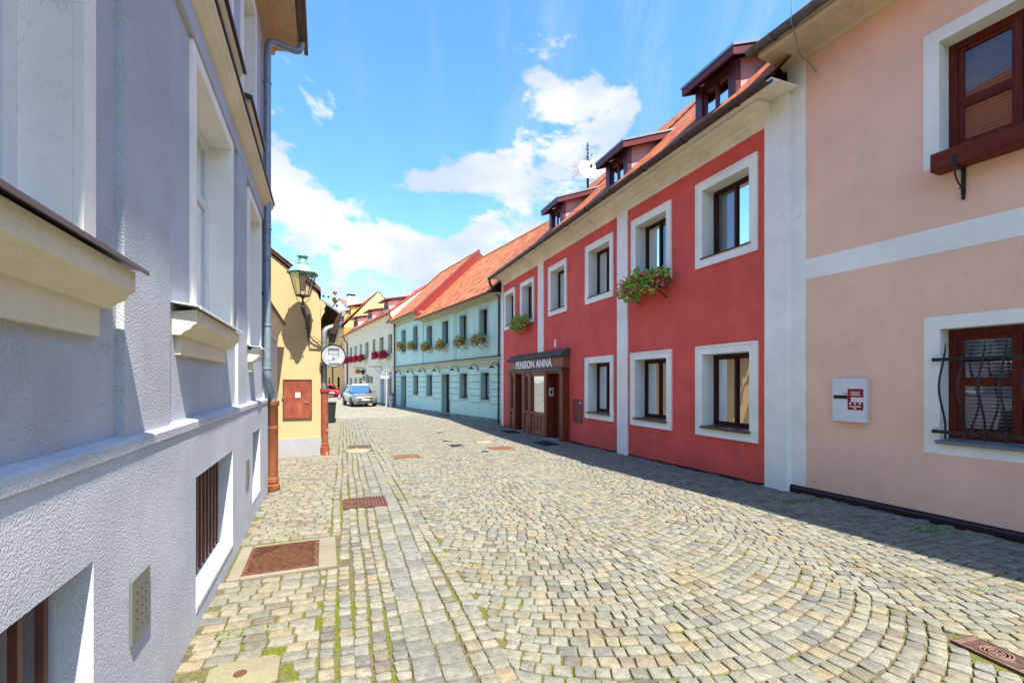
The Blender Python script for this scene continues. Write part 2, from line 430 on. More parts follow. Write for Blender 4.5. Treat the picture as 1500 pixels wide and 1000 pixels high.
def wall(mb, x0, x1, z0, z1, holes=(), y=0.0, depth=.0):
    xs = sorted({x0, x1, *[min(max(h[i], x0), x1) for h in holes for i in (0, 1)]}); zs = sorted({z0, z1, *[min(max(h[i], z0), z1) for h in holes for i in (2, 3)]})
    for a, b in zip(xs, xs[1:]):
        run = None
        for c, d in zip(zs, zs[1:]):
            cx, cz = (a + b) / 2, (c + d) / 2
            inside = any(h[0] < cx < h[1] and h[2] < cz < h[3] for h in holes)
            if not inside: mb.add([(a, y, c), (b, y, c), (b, y, d), (a, y, d)], [(0, 1, 2, 3)])
    if depth:
        for h in holes: reveal(mb, *h[:4], y, y - depth)
    return mb


def reveal(mb, x0, x1, z0, z1, ya, yb):
    for a, b in (((x0, z0), (x1, z0)), ((x1, z0), (x1, z1)), ((x1, z1), (x0, z1)), ((x0, z1), (x0, z0))):
        mb.add([(a[0], ya, a[1]), (b[0], ya, b[1]), (b[0], yb, b[1]), (a[0], yb, a[1])], [(0, 1, 2, 3)])


def shell(mb, x0, x1, yb, z0, z1, yf=0.0):
    for q in ([(x0, yf, z0), (x0, yb, z0), (x0, yb, z1), (x0, yf, z1)], [(x1, yf, z0), (x1, yb, z0), (x1, yb, z1), (x1, yf, z1)],
              [(x0, yb, z0), (x1, yb, z0), (x1, yb, z1), (x0, yb, z1)]): mb.poly(q)


def curtain(x0, x1, z0, z1, y, mat, parent, name='curtain', seed=0):
    mb = MB(); n = max(8, int((x1 - x0) / .025)); r = random.Random(seed); ph = r.random() * 9
    top = []; bot = []
    for i in range(n + 1):
        x = x0 + (x1 - x0) * i / n; w = .018 * math.sin(i * 1.1 + ph) + .012 * math.sin(i * .37 + ph * 2)
        top.append((x, y + w * .7, z1)); bot.append((x, y + w, z0))
    k = len(top); mb.add(top + bot, [(i, i + 1, k + i + 1, k + i) for i in range(n)])
    return mb.build(name, mat, parent, True)


def window(par, x0, x1, z0, z1, depth=.25, y=0., fr=brown_fr, fw=.06, casements=2, transom=None, sur=None, sur_w=.17, sur_mat=white_pl, sur_t=.025,
           sill=None, sill_mat=sill_tile, curt='pair', cmat=curtain_m, seed=0, lite=True, sur_bottom=True, gmat=None):
    """part 'window' (its frame) with surround, sill, pane, curtain as sub-parts"""
    ys = y - depth; mb = MB()
    mb.box(x0 + .002, x0 + fw, ys - .058, ys, z0 + .002, z1 - .002); mb.box(x1 - fw, x1 - .002, ys - .058, ys, z0 + .002, z1 - .002)
    mb.box(x0 + fw, x1 - fw, ys - .058, ys, z0 + .002, z0 + fw * 1.2); mb.box(x0 + fw, x1 - fw, ys - .058, ys, z1 - fw, z1 - .002)
    xi0, xi1, zi0, zi1 = x0 + fw, x1 - fw, z0 + fw * 1.2, z1 - fw
    cells = []
    cw = (xi1 - xi0) / casements
    zsp = [zi0, zi1] if transom is None else [zi0, transom, zi1]
    for i in range(casements):
        if i: mb.box(xi0 + i * cw - fw * .45, xi0 + i * cw + fw * .45, ys - .05, ys + .012, zi0, zi1)
        for a, b in zip(zsp, zsp[1:]): cells.append((xi0 + i * cw, xi0 + (i + 1) * cw, a, b))
    if transom is not None:
        for i in range(casements): mb.box(xi0 + i * cw + fw * .5, xi0 + (i + 1) * cw - fw * .5, ys - .05, ys - .004, transom - fw * .35, transom + fw * .35)
    sw = fw * .62
    for a, b, c, d in cells:          # the sash of each light
        mb.box(a + .004, a + sw, ys - .04, ys - .010, c + .004, d - .004); mb.box(b - sw, b - .004, ys - .04, ys - .010, c + .004, d - .004)
        mb.box(a + sw, b - sw, ys - .04, ys - .010, c + .004, c + sw); mb.box(a + sw, b - sw, ys - .04, ys - .010, d - sw, d - .004)
    w = mb.build('window', fr, par)
    pn = MB()
    for a, b, c, d in cells: pn.poly([(a + sw * .5, ys - .028, c + sw * .5), (b - sw * .5, ys - .028, c + sw * .5), (b - sw * .5, ys - .028, d - sw * .5), (a + sw * .5, ys - .028, d - sw * .5)])
    pn.build('pane', gmat or glass_win, w)
    yc = ys - .13
    if curt == 'pair':
        t = (x1 - x0) * .36
        curtain(x0 - .05, x0 + t, z0, z1 + .05, yc, cmat, w, seed=seed); curtain(x1 - t, x1 + .05, z0, z1 + .05, yc, cmat, w, seed=seed + 1)
    elif curt == 'full': curtain(x0 - .05, x1 + .05, z0, z1 + .05, yc, cmat, w, seed=seed)
    elif curt == 'near': curtain(x0 - .05, x0 + (x1 - x0) * .45, z0, z1 + .05, yc, cmat, w, seed=seed)
    elif curt == 'blind':
        bl = MB(); zz = z0 + .03
        while zz < z1: bl.add([(x0, yc, zz), (x1, yc, zz), (x1, yc + .02, zz + .026), (x0, yc + .02, zz + .026)], [(0, 1, 2, 3)]); zz += .043
        bl.build('blind', cmat, w)
    s = MB(); e = sur_w
    if sur:
        for a, b, c, d in ((x0 - e, x0, z0 - e * sur_bottom, z1 + e), (x1, x1 + e, z0 - e * sur_bottom, z1 + e)): s.box(a, b, y - .01, y + sur_t, c, d)
        s.box(x0, x1, y - .01, y + sur_t, z1, z1 + e)
        if sur_bottom: s.box(x0, x1, y - .01, y + sur_t, z0 - e, z0)
        if lite:        # raised outer lip
            l = .035; q = y + sur_t + .014
            s.box(x0 - e, x0 - e + l, y + sur_t - .002, q, z0 - e, z1 + e); s.box(x1 + e - l, x1 + e, y + sur_t - .002, q, z0 - e, z1 + e)
            s.box(x0 - e + l, x1 + e - l, y + sur_t - .002, q, z1 + e - l, z1 + e); s.box(x0 - e + l, x1 + e - l, y + sur_t - .002, q, z0 - e, z0 - e + l)
    reveal(s, x0, x1, z0, z1, y - (.0105 if sur else 0), ys - .06)
    s.build('surround', sur_mat, w)
    if sill:
        so, st = sill; q = MB()
        q.prism([(ys, z0 + .001), (ys, z0 + .03), (y + so, z0 + .012), (y + so, z0 - st), (y + so - .012, z0 - st), (y + so - .012, z0 - .004), (y, z0 + .001)], x0 - .03 * (so > .03), x1 + .03 * (so > .03))
        q.build('sill', sill_mat, w)
    return w


def clay(r, base=(.52, .16, .055)):
    k = r.uniform(.66, 1.25) * (1 if r.random() > .06 else .55); h = r.uniform(-.14, .16)
    return (base[0] * k, base[1] * k * (1 + h), base[2] * k * (1 + h))


def tiles(mb, x0, x1, ye, ze, alpha, length, tw=.18, row=.17, base=(.52, .16, .055), seed=1, th=.018, flip=1, clip=None, rounded=True, lift_=.035):
    """overlapping clay tiles; ye, ze the eave line, alpha the pitch, running back from the street"""
    r = random.Random(seed); ca, sa = math.cos(alpha), math.sin(alpha); n = int(length / row)
    tl = row * 1.35
    for j in range(n):
        off = (j % 2) * .5 * tw; x = x0 - off
        while x < x1:
            a, b = max(x, x0), min(x + tw - .006, x1); x += tw
            if b - a < .03: continue
            s0 = j * row + r.uniform(-.008, .008); s1 = s0 + tl; lift = lift_ + r.uniform(-.006, .012)
            t = clay(r, base)
            if clip and clip((a + b) / 2, s0): continue
            def P(xx, s, h): return (xx, ye - s * ca - h * sa * flip, ze + s * sa + h * ca)
            m = (a + b) / 2
            if rounded:
                lo = [P(a, s0 + .035, lift), P(a + (b - a) * .2, s0 + .008, lift), P(m, s0, lift), P(b - (b - a) * .2, s0 + .008, lift), P(b, s0 + .035, lift)]
            else: lo = [P(a, s0, lift), P(b, s0, lift)]
            hi = [P(b, s1, .004), P(a, s1, .004)]
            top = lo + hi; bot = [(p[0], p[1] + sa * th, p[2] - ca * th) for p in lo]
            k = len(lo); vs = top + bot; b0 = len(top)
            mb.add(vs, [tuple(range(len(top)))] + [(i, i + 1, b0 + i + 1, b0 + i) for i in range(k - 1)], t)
            d_ = tuple(c_ * .10 for c_ in t); mb.t[-len(bot):] = [d_] * len(bot)  # lower front edges tinted dark, painting the shade line between tile rows


def roof_deck(mb, x0, x1, ye, ze, alpha, length, t=(.25, .08, .04)):
    ca, sa = math.cos(alpha), math.sin(alpha)
    yr, zr = ye - length * ca, ze + length * sa
    yb = yr - length * ca
    mb.add([(x0, ye, ze), (x1, ye, ze), (x1, yr, zr), (x0, yr, zr)], [(0, 1, 2, 3)], t)
    mb.add([(x0, yb, ze), (x1, yb, ze), (x1, yr, zr), (x0, yr, zr)], [(0, 1, 2, 3)], t)
    return yr, zr, yb


def gable_fill(mb, x, y0, y1, z0, yr, zr): mb.poly([(x, y0, z0), (x, y1, z0), (x, yr, zr)])


def gutter(mb, x0, x1, y, z, r=.075, n=8):
    arc = [(y + r * math.cos(a), z + r * math.sin(a)) for a in [math.pi + math.pi * i / n for i in range(n + 1)]]
    ins = [(y + (r - .008) * math.cos(a), z + (r - .008) * math.sin(a)) for a in [2 * math.pi - math.pi * i / n for i in range(n + 1)]]
    mb.prism(arc + ins, x0, x1)


def soft_path(pts, n=5, rad=.12):
    P = [Vector(p) for p in pts]; out = [P[0]]
    for i in range(1, len(P) - 1):
        a = P[i] + (P[i - 1] - P[i]).normalized() * min(rad, (P[i - 1] - P[i]).length * .45); b = P[i] + (P[i + 1] - P[i]).normalized() * min(rad, (P[i + 1] - P[i]).length * .45)
        for k in range(n + 1):
            t = k / n; out.append(a * (1 - t) ** 2 + P[i] * 2 * t * (1 - t) + b * t * t)
    out.append(P[-1]); return out


# ------------------------------------------------------------------ flower boxes


def foliage(mb, n, cx, cy, cz, rx, ry, rz, size, rnd, cols):
    for _ in range(n):
        while True:
            p = Vector((rnd.uniform(-1, 1), rnd.uniform(-1, 1), rnd.uniform(-1, 1)))
            if .25 < p.length < 1: break
        bump_ = 1 + .28 * math.sin(p.x * 5 + cx * 3) + .2 * math.sin(p.x * 11 + p.z * 5)
        c = Vector((cx + p.x * rx, cy + p.y * ry, cz + p.z * rz * bump_))
        u = Vector((rnd.gauss(0, 1), rnd.gauss(0, 1), rnd.gauss(0, .7))).normalized(); w = u.orthogonal().normalized(); w = Matrix.Rotation(rnd.uniform(0, 6.3), 3, u) @ w
        s = size * rnd.uniform(.6, 1.3); t = rnd.choice(cols); k = rnd.uniform(.65, 1.35); t = tuple(min(1, x * k) for x in t)
        v = u.cross(w)
        mb.add([c - u * s, c + w * s * .55 + v * s * .12, c + u * s, c - w * s * .55 + v * s * .12], [(0, 1, 2, 3)], t)


def petals(mb, n, cx, cy, cz, rx, ry, rz, size, rnd, cols, per=7):
    for _ in range(n):
        a = rnd.uniform(-1, 1); b = rnd.uniform(-.9, .8); f = math.sqrt(max(0, 1 - .6 * a * a))
        c = Vector((cx + a * rx, cy + ry * f * rnd.uniform(.7, 1.12), cz + b * rz))
        col = rnd.choice(cols)
        for _ in range(per):
            q = c + Vector((rnd.gauss(0, 1), rnd.gauss(0, 1), rnd.gauss(0, 1))) * size * .55
            u = Vector((rnd.gauss(0, 1), rnd.gauss(0, 1), rnd.gauss(0, 1))).normalized(); w = u.orthogonal().normalized(); s = size * rnd.uniform(.4, .8)
            k = rnd.uniform(.8, 1.25); t = tuple(min(1, x * k) for x in col)
            mb.add([q - u * s, q + w * s, q + u * s, q - w * s], [(0, 1, 2, 3)], t)


GREENS = [(.16, .34, .04), (.25, .45, .06), (.09, .22, .03), (.36, .52, .08), (.20, .38, .06)]


def flower_box(P, label, group, xc, zc, half, cols, nl=420, nf=40, y=.22, seed=0, rz=.2, ry=.17, lf=.045, droop=0., greens=GREENS, fsize=.028):
    rnd = random.Random(seed)
    t = P.thing('flower_box', label, 'flower box', xc, y, zc, group)
    b = MB().box(-half * .85, half * .85, -.09, .09, -.12, .06); b.build('box', simple('box_plastic', (.16, .06, .03), .6), t, bevel=.01)
    for s in (-1, 1):
        br = MB(); X = s * half * .55
        br.bar((X, -y + .015, -.13), (X, .10, -.135), .02, .02); br.bar((X, -y + .015, -.36), (X, .09, -.14), .018, .018)
        br.build('bracket', iron, t)
    f = MB(); n1 = int(nl * .65)
    foliage(f, n1, 0, .02, .10, half * 1.02, ry, rz, lf, rnd, greens)
    foliage(f, nl - n1, half * .2 * droop, .10, -.06, half * .95, ry * .7, rz * 1.0, lf, rnd, greens)
    f.build('foliage', leaf_m, t)
    p = MB(); petals(p, nf, 0, .03, .02, half * 1.08, ry, rz * 1.05, fsize, rnd, cols); p.build('blossoms', petal_m, t)
    return t

# ================================================================== RED GUEST HOUSE
P = P_RED
red = P.thing('red_guest_house', 'long crimson two-storey guest house with white window surrounds and brown wooden shopfront', 'house')
XE = P.x(735.2)
WIN_U = [(1020.5, 1111), (926, 984.5), (858.5, 899), (804.2, 831), (763, 782.8), (739.5, 755)]
WIN_L = [(1020.5, 1111.5), (924.7, 985), (858, 899.5)]
sw = .17
up = [(P.x(b) + sw, P.x(a) - sw, 4.085, 5.405) for a, b in WIN_U]
lo = [(P.x(b) + sw, P.x(a) - sw, .835, 2.225) for a, b in WIN_L]
sx0, sx1 = P.x(834), P.x(745.5, .23)          # shopfront
shop_hole = (sx0 + .12, sx1 - .10, -.6, 2.1)
w = MB(); wall(w, 0, XE, -.5, 6.3, up + lo + [shop_hole]); shell(w, 0, XE, -8.5, -.5, 6.3)
w.build('wall', red_pl, red)
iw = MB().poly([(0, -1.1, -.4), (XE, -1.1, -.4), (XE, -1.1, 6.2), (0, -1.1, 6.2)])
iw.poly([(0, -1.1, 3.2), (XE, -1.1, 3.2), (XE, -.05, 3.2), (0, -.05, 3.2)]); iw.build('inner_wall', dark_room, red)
for i, (h, px) in enumerate(zip(up, WIN_U)):
    window(red, *h, depth=.26, sur=True, sur_w=sw, sill=(.045, .012), sill_mat=brown_fr, curt='pair' if i < 4 else 'full', seed=i * 3, fw=.055)
for i, h in enumerate(lo):
    window(red, *h, depth=.26, sur=True, sur_w=sw, sill=(.06, .03), curt='full' if i else 'near', cmat=curtain_m, seed=40 + i, fw=.06)
    if i < 2: pass
# white pilasters
for a, b, z0, z1, pr in ((1122, 1152, -.3, 5.93, .035), (905.5, 920.5, -.3, 5.93, .035), (789, 797, 2.6, 5.93, .035), (735.2, 738.2, -.3, 5.93, .035)):
    xa, xb = P.x(b), P.x(a)
    MB().box(-.035 if a == 1122 else xa, xb, -.4 if a == 1122 else -.01, pr, z0, z1).build('pilaster', white_pl, red)
bs = MB()
for k in range(40):
    xa, xb = XE * k / 40, XE * (k + 1) / 40
    za, zb_ = gz(P.world(xa).y) + .035 + .012 * math.sin(k * 2.3), gz(P.world(xb).y) + .035 + .012 * math.sin((k + 1) * 2.3); bs.poly([(xa, .004, -.4), (xb, .004, -.4), (xb, .004, zb_), (xa, .004, za)])
bs.build('base_gap_strip', simple('dark_base_gap', (.035, .025, .025), .8, bmp=.1), red)  # dark strip painted for the dirt line and shadowed gap at the wall foot
# weathered cornice under the eaves
fr = MB(); fr.prism([(-.01, 5.90), (.028, 5.90), (.028, 6.06), (.05, 6.075), (.05, 6.14), (.13, 6.165), (.14, 6.18), (.27, 6.185), (.31, 6.20), (.325, 6.222), (.31, 6.24), (-.01, 6.24)], P.x(1132), XE)
fr.prism([(-.4, 5.931), (.034, 5.931), (.034, 6.24), (-.4, 6.24)], -.036, P.x(1132) - .003)
fr.build('cornice', dirty_fr, red); MB().box(-.18, XE + .10, -.01, .53, 6.243, 6.27).build('soffit', dirty_fr, red)
AL = R(44.5); YE, ZE = .55, 6.31
rf = MB(); yr, zr, yb = roof_deck(rf, -.20, XE + .12, YE - .02, ZE - .03, AL, 6.0)
DX = [(P.x(1079.5), P.x(1019.5)), (P.x(920), P.x(888.5)), (P.x(824.5), P.x(805.5))]
dw = sum(b - a for a, b in DX) / 3
DX = [((a + b) / 2 - dw / 2, (a + b) / 2 + dw / 2) for a, b in DX]
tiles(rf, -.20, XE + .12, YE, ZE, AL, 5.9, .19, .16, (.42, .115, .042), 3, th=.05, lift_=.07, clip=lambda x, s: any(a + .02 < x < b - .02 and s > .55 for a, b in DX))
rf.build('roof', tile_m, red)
for X in (0, XE): gf = MB(); gable_fill(gf, X, .0, -8.5, 6.3, yr, zr - .05); gf.build('gable', creamw_pl, red)
g = MB(); gutter(g, -.20, XE - .04, YE + .06, 6.235, .092)
for k in range(12): X = .4 + k * (XE - .6) / 11; g.tube([(X, YE + .06 + .096 * math.cos(a), 6.235 + .096 * math.sin(a)) for a in [math.pi + math.pi * i / 8 for i in range(9)]], .011, 6)
g.build('gutter', brown_metal, red)
X = P.x(734.5)
dp = MB(); dp.tube(soft_path([(X - .14, YE + .06, 6.19), (X - .14, YE + .04, 5.98), (X + .02, .10, 5.5), (X + .10, .10, -.25)]), .055, 10); dp.build('downpipe', brown_metal, red, True)
for i, (a, b) in enumerate(DX):
    dm = MB(); zf, zt = 6.68, 7.44           # front wall of the dormer
    pw = .17
    dm.box(a, a + pw, -.10, .02, zf - .22, zt); dm.box(b - pw, b, -.10, .02, zf - .22, zt)
    dm.box(a + pw, b - pw, -.10, .0, zf - .2, zf + .07); dm.box(a + pw, b - pw, -.10, .0, zt - .10, zt)
    d = dm.build('dormer', purple_sheet, red)
    ck = MB()
    for X in (a + .006, b - .006): ck.poly([(X, -.02, zf - .1), (X, -.02, zt), (X, -2.6, zt + .95), (X, -2.6, zf + 2.15)])
    ck.build('cheek', cheek_m, d)
    rr = MB(); tb = math.tan(R(20)); y0, y1, z0 = .30, -2.9, zt + .02
    for xa, xb in ((a - .22, b + .10),):
        rr.add([(xa, y0, z0), (xb, y0, z0), (xb, y1, z0 + (y0 - y1) * tb), (xa, y1, z0 + (y0 - y1) * tb), (xa, y0, z0 + .05), (xb, y0, z0 + .05), (xb, y1, z0 + .05 + (y0 - y1) * tb), (xa, y1, z0 + .05 + (y0 - y1) * tb)],
               [(0, 1, 2, 3), (4, 5, 6, 7), (0, 1, 5, 4), (1, 2, 6, 5), (2, 3, 7, 6), (3, 0, 4, 7)])
    rr.build('dormer_roof', zinc, d)
    fc = MB(); fc.box(a - .20, b + .08, .24, .285, z0 - .13, z0 + .012)
    for xa, xb in ((a - .20, a - .16), (b + .04, b + .08)):
        fc.add([(xa, .24, z0 - .13), (xb, .24, z0 - .13), (xb, -2.7, z0 + 2.94 * tb - .13), (xa, -2.7, z0 + 2.94 * tb - .13), (xa, .24, z0), (xb, .24, z0), (xb, -2.7, z0 + 2.94 * tb - .005), (xa, -2.7, z0 + 2.94 * tb - .005)],
               [(0, 1, 2, 3), (4, 5, 6, 7), (0, 1, 5, 4), (1, 2, 6, 5), (2, 3, 7, 6), (3, 0, 4, 7)])
    fc.poly([(a - .2, .24, z0 - .03), (b + .08, .24, z0 - .03), (b + .08, -.05, z0 + .08), (a - .2, -.05, z0 + .08)])
    fc.build('fascia', red_metal, d)
    wx0, wx1 = a + pw, b - pw; wz0, wz1 = zf + .07, zt - .10
    wf = MB(); wf.box(wx0, wx0 + .05, -.09, -.03, wz0, wz1); wf.box(wx1 - .05, wx1, -.09, -.03, wz0, wz1); wf.box(wx0 + .05, wx1 - .05, -.09, -.03, wz0, wz0 + .05); wf.box(wx0 + .05, wx1 - .05, -.09, -.03, wz1 - .05, wz1)
    m_ = (wx0 + wx1) / 2; wf.box(m_ - .03, m_ + .03, -.09, -.03, wz0 + .05, wz1 - .05); wf.build('dormer_window', red_metal, d)
    MB().poly([(wx0, -.06, wz0), (wx1, -.06, wz0), (wx1, -.06, wz1), (wx0, -.06, wz1)]).build('pane', glass_win, d)
    MB().poly([(wx0, -.10, wz0 - .02), (wx1, -.10, wz0 - .02), (wx1, -.10, wz1), (wx0, -.10, wz1)]).build('curtain', curtain_m, d)

# brown wooden shopfront
SF = .23
sh = MB()
zb, zt = -.35, 2.08


def sxp(px, off=SF): return P.x(px, off)


posts = [(825.2, 834), (796.6, 800.4), (772.8, 777.4), (764.2, 768.2), (752.0, 754.6), (744.8, 748.2)]
for i, (a, b) in enumerate(posts):
    xa, xb = (sx0, sx0 + .24) if i == 0 else (sxp(b), sxp(a))
    sh.box(xa, xb, .0, SF, zb, zt)
    if i in (0, 5): sh.box(xa - .015, xb + .015, .01, SF + .02, zt - .16, zt - .02); sh.box(xa - .015, xb + .015, .01, SF + .02, zb, zb + .32)
shp = sh.build('shopfront', shop_wood, red, bevel=.006)
sg = MB(); sg.box(sx0, sx1, -.01, SF - .01, 2.14, 2.50); sgo = sg.build('signboard', shop_wood2, shp)
fm = MB(); fm.box(sx0 + .02, sx1 - .02, SF - .012, SF + .012, 2.16, 2.19); fm.box(sx0 + .02, sx1 - .02, SF - .012, SF + .012, 2.455, 2.485); fm.build('sign_frame', shop_wood, shp)
MB().prism([(-.01, 2.06), (SF + .05, 2.06), (SF + .06, 2.09), (SF + .05, 2.12), (SF + .01, 2.142), (-.01, 2.142)], sx0 - .02, sx1 + .02).build('ledge', brown_metal, shp)
cn = MB(); cn.prism([(-.01, 2.50), (SF + .04, 2.50), (SF + .09, 2.53), (SF + .08, 2.57), (.10, 2.735), (.04, 2.745), (-.01, 2.69)], sx0 - .06, sx1 + .06)
for k in range(1, 4):
    X = sx0 + (sx1 - sx0) * k / 4; cn.prism([(SF + .094, 2.53), (SF + .086, 2.576), (.102, 2.747), (.10, 2.728), (SF + .05, 2.55)], X - .018, X + .018)
cn.build('canopy', simple('canopy_tar_sheet', (.085, .065, .055), .7, var=.35, nscale=5), shp)
# lettering
cu = bpy.data.curves.new('letters', 'FONT'); cu.body = 'PENSION ANNA'; cu.size = .36; cu.extrude = .012; cu.offset = .008; cu.space_character = 1.06; cu.align_x = 'CENTER'
to = bpy.data.objects.new('letters', cu); C.objects.link(to)
bpy.context.view_layer.update()
me = bpy.data.meshes.new_from_object(to.evaluated_get(bpy.context.evaluated_depsgraph_get())); bpy.data.objects.remove(to)
xs_ = [v.co.x for v in me.vertices]; ys_ = [v.co.y for v in me.vertices]
la, lb = sxp(807.8, SF + .03), sxp(755.4, SF + .03); lz0, lz1 = 2.185, 2.475
for v in me.vertices:
    u = (v.co.x - min(xs_)) / (max(xs_) - min(xs_)); h = (v.co.y - min(ys_)) / (max(ys_) - min(ys_)); dz = v.co.z
    v.co = (lb + (la - lb) * u, SF + .010 + dz, lz0 + (lz1 - lz0) * h)
me.materials.append(simple('white_letter', (.92, .91, .87), .5, var=.02, bmp=0)); lo_ = bpy.data.objects.new('lettering', me); C.objects.link(lo_); lo_.parent = shp
# display window, narrow windows, panels
dwx = (sxp(796.6), sxp(777.4)); nwx = (sxp(772.8), sxp(768.2)); lwx = (sxp(752.0), sxp(748.2)); drx = (sx0 + .24, sxp(800.4)); d2x = (sxp(764.2), sxp(754.6))
for (a, b), npan in ((dwx, 4), (nwx, 1), (lwx, 1)):
    pan = MB()
    pan.box(a, b, .05, SF - .05, zb, .56); pan.box(a - .01, b + .01, .02, SF + .012, .55, .63); pan.box(a, b, .05, SF - .02, 1.94, zt)
    pan.box(a, b, SF - .055, SF - .02, -.16, -.03)
    pwid = (b - a) / npan
    for k in range(npan): pan.box(a + k * pwid + .05, a + (k + 1) * pwid - .05, SF - .056, SF - .025, .03, .48)
    pan.box(a, a + .035, SF - .09, SF - .03, .63, 1.94); pan.box(b - .035, b, SF - .09, SF - .03, .63, 1.94); pan.box(a + .035, b - .035, SF - .09, SF - .03, 1.89, 1.94)
    pan.build('wood_panel', shop_wood2, shp, bevel=.006)
    MB().poly([(a, SF - .07, .63), (b, SF - .07, .63), (b, SF - .07, 1.94), (a, SF - .07, 1.94)]).build('display_pane', glass('display_glass', .25), shp)
    MB().poly([(a, .015, .6), (b, .015, .6), (b, .015, 2.0), (a, .015, 2.0)]).build('display_back', simple('display_paper', (.50, .50, .33), .9, var=.10, nscale=4), shp)
rp = random.Random(5)
pos_ = MB(); A, B_ = dwx
for cz, hh, cols_ in ((1.60, .17, 3), (1.27, .11, 3), (1.02, .10, 2)):
    for k in range(cols_):
        xa = A + .06 + k * (B_ - A - .12) / 3; pos_.box(xa, xa + (B_ - A) / 3 - .07, .03, .034, cz - hh * rp.uniform(.7, 1), cz + hh * rp.uniform(.7, 1))
pos_.build('display_photo', simple('photo_print', (.22, .18, .14), .6, var=.8, nscale=16), shp)


def panel_door(xa, xb, y, z0, z1, par, mat, name='door', leaf=1, glazed=False):
    m = MB(); m.box(xa, xb, y - .05, y, z0, z1)
    for l in range(leaf):
        a = xa + (xb - xa) * l / leaf; b = xa + (xb - xa) * (l + 1) / leaf
        for f0, f1 in ((.06, .36), (.42, .68), (.74, .95)):
            if glazed and f0 > .3: continue
            m.box(a + .06, b - .06, y - .002, y + .018, z0 + (z1 - z0) * f0, z0 + (z1 - z0) * f1); m.box(a + .10, b - .10, y + .016, y + .028, z0 + (z1 - z0) * f0 + .04, z0 + (z1 - z0) * f1 - .04)
        if l: m.box(a - .02, a + .02, y - .002, y + .022, z0, z1)
    return m.build(name, mat, par, bevel=.004)


rec = -.14
dr = panel_door(drx[0], drx[1], rec, -.18, 1.98, shp, shop_wood, leaf=2)
hd = MB(); xm = (drx[0] + drx[1]) / 2 + .06; hd.lathe([(.0, .06), (.024, .055), (.03, .035), (.016, .02), (.014, 0)], (xm, rec + .02, .86), 10, 'y'); hd.lathe([(.0, .04), (.018, .03), (.01, .0)], (xm, rec + .02, 1.42), 8, 'y')
hd.build('door_handle', simple('brass', (.62, .45, .20), .35, .9, bmp=0), shp)
j = MB(); j.box(drx[0] - .01, drx[0] + .02, rec - .05, .01, -.3, 2.06); j.box(drx[1] - .02, drx[1] + .01, rec - .05, .01, -.3, 2.06); j.box(drx[0], drx[1], rec - .05, SF - .02, 1.98, 2.07)
j.box(d2x[0] - .01, d2x[0] + .015, -.5, .01, -.3, 2.06); j.box(d2x[1] - .015, d2x[1] + .01, -.5, .01, -.3, 2.06); j.box(d2x[0], d2x[1], -.5, SF - .02, 2.0, 2.07); j.build('door_jamb', shop_wood, shp)
panel_door(d2x[0], d2x[1], -.42, -.2, 2.0, shp, brown_fr, name='open_passage_door', glazed=True)
ib = MB(); ib.box(drx[1] - .012, drx[1] - .026, -.02, .14, 1.22, 1.50); ib.build('doorbell_panel', simple('bell_panel_white', (.70, .68, .62), .4), shp)
MB().box(drx[1] - .028, drx[1] - .030, .03, .09, 1.29, 1.43).build('doorbell_plate', dark_room, shp)
st = MB(); st.box(drx[0] - .05, drx[1] + .05, rec - .1, SF + .14, -.5, -.165); st.box(sx0 + .25, sx1 + .05, -.02, SF + .05, -.5, -.195); st.build('stone_step', plaster('step_granite', (.30, .32, .34), 90, .4, .004, .12), shp)
# small things on the wall
hn = P.thing('house_number_plate', 'tiny white enamel number plate above the brown shopfront canopy', 'number plate', P.x(813.5), .0, 2.97)
pl = MB().box(-.055, .055, .0, .012, -.13, .13); pl.build('plate', simple('enamel_white', (.85, .83, .80), .3, bmp=0), hn, bevel=.008)
q = MB(); q.box(-.03, .03, .0125, .015, .055, .075); q.box(-.03, -.012, .0125, .0152, .01, .055); q.box(-.03, .03, .0125, .0148, -.08, -.062); q.build('numeral', red_metal, hn)
mb_ = P.thing('meter_cabinet_door', 'small dark red metal meter door low on the crimson wall beside the shopfront', 'meter door', P.x(846.7), 0, 0)
x0, z1 = P.at(841.5, 586); x1, z0 = P.at(852.2, 618.6)
hw = abs(x1 - x0) / 2; MB().box(-hw, hw, .004, .018, z0, z1).build('door_leaf', simple('dull_red_leaf', (.20, .045, .04), .55, .1), mb_, bevel=.004)
f = MB(); f.box(-hw - .025, -hw, 0, .024, z0 - .025, z1 + .025); f.box(hw, hw + .025, 0, .024, z0 - .025, z1 + .025); f.box(-hw, hw, 0, .024, z1, z1 + .025); f.box(-hw, hw, 0, .024, z0 - .025, z0); f.build('frame', red_metal, mb_)
MB().box(-hw + .02, -hw + .075, .0185, .021, z1 - .10, z1 - .03).build('sticker', white_fr, mb_)

# flower boxes on the red house
PINKS = [(.85, .16, .22), (.90, .32, .36), (.85, .24, .10), (.85, .10, .16), (.85, .42, .14)]
FRESH = [(.22, .46, .05), (.34, .60, .08), (.12, .30, .035), (.48, .66, .10), (.28, .52, .07)]
flower_box(P, 'long flower box with pink blooms under the second upper window of the crimson house', 'flower boxes on the crimson house', P.x(944, .25), 3.86, .86, PINKS, 1700, 70, .24, 1, .25, .24, .05, 1.0, greens=FRESH)
flower_box(P, 'bushy flower box under the pair of narrow upper windows above the brown shopfront', 'flower boxes on the crimson house', P.x(761, .25), 3.92, .85, [(.72, .30, .14), (.75, .42, .16), (.70, .2, .12)], 950, 32, .24, 2, .23, .22, .05, greens=FRESH)

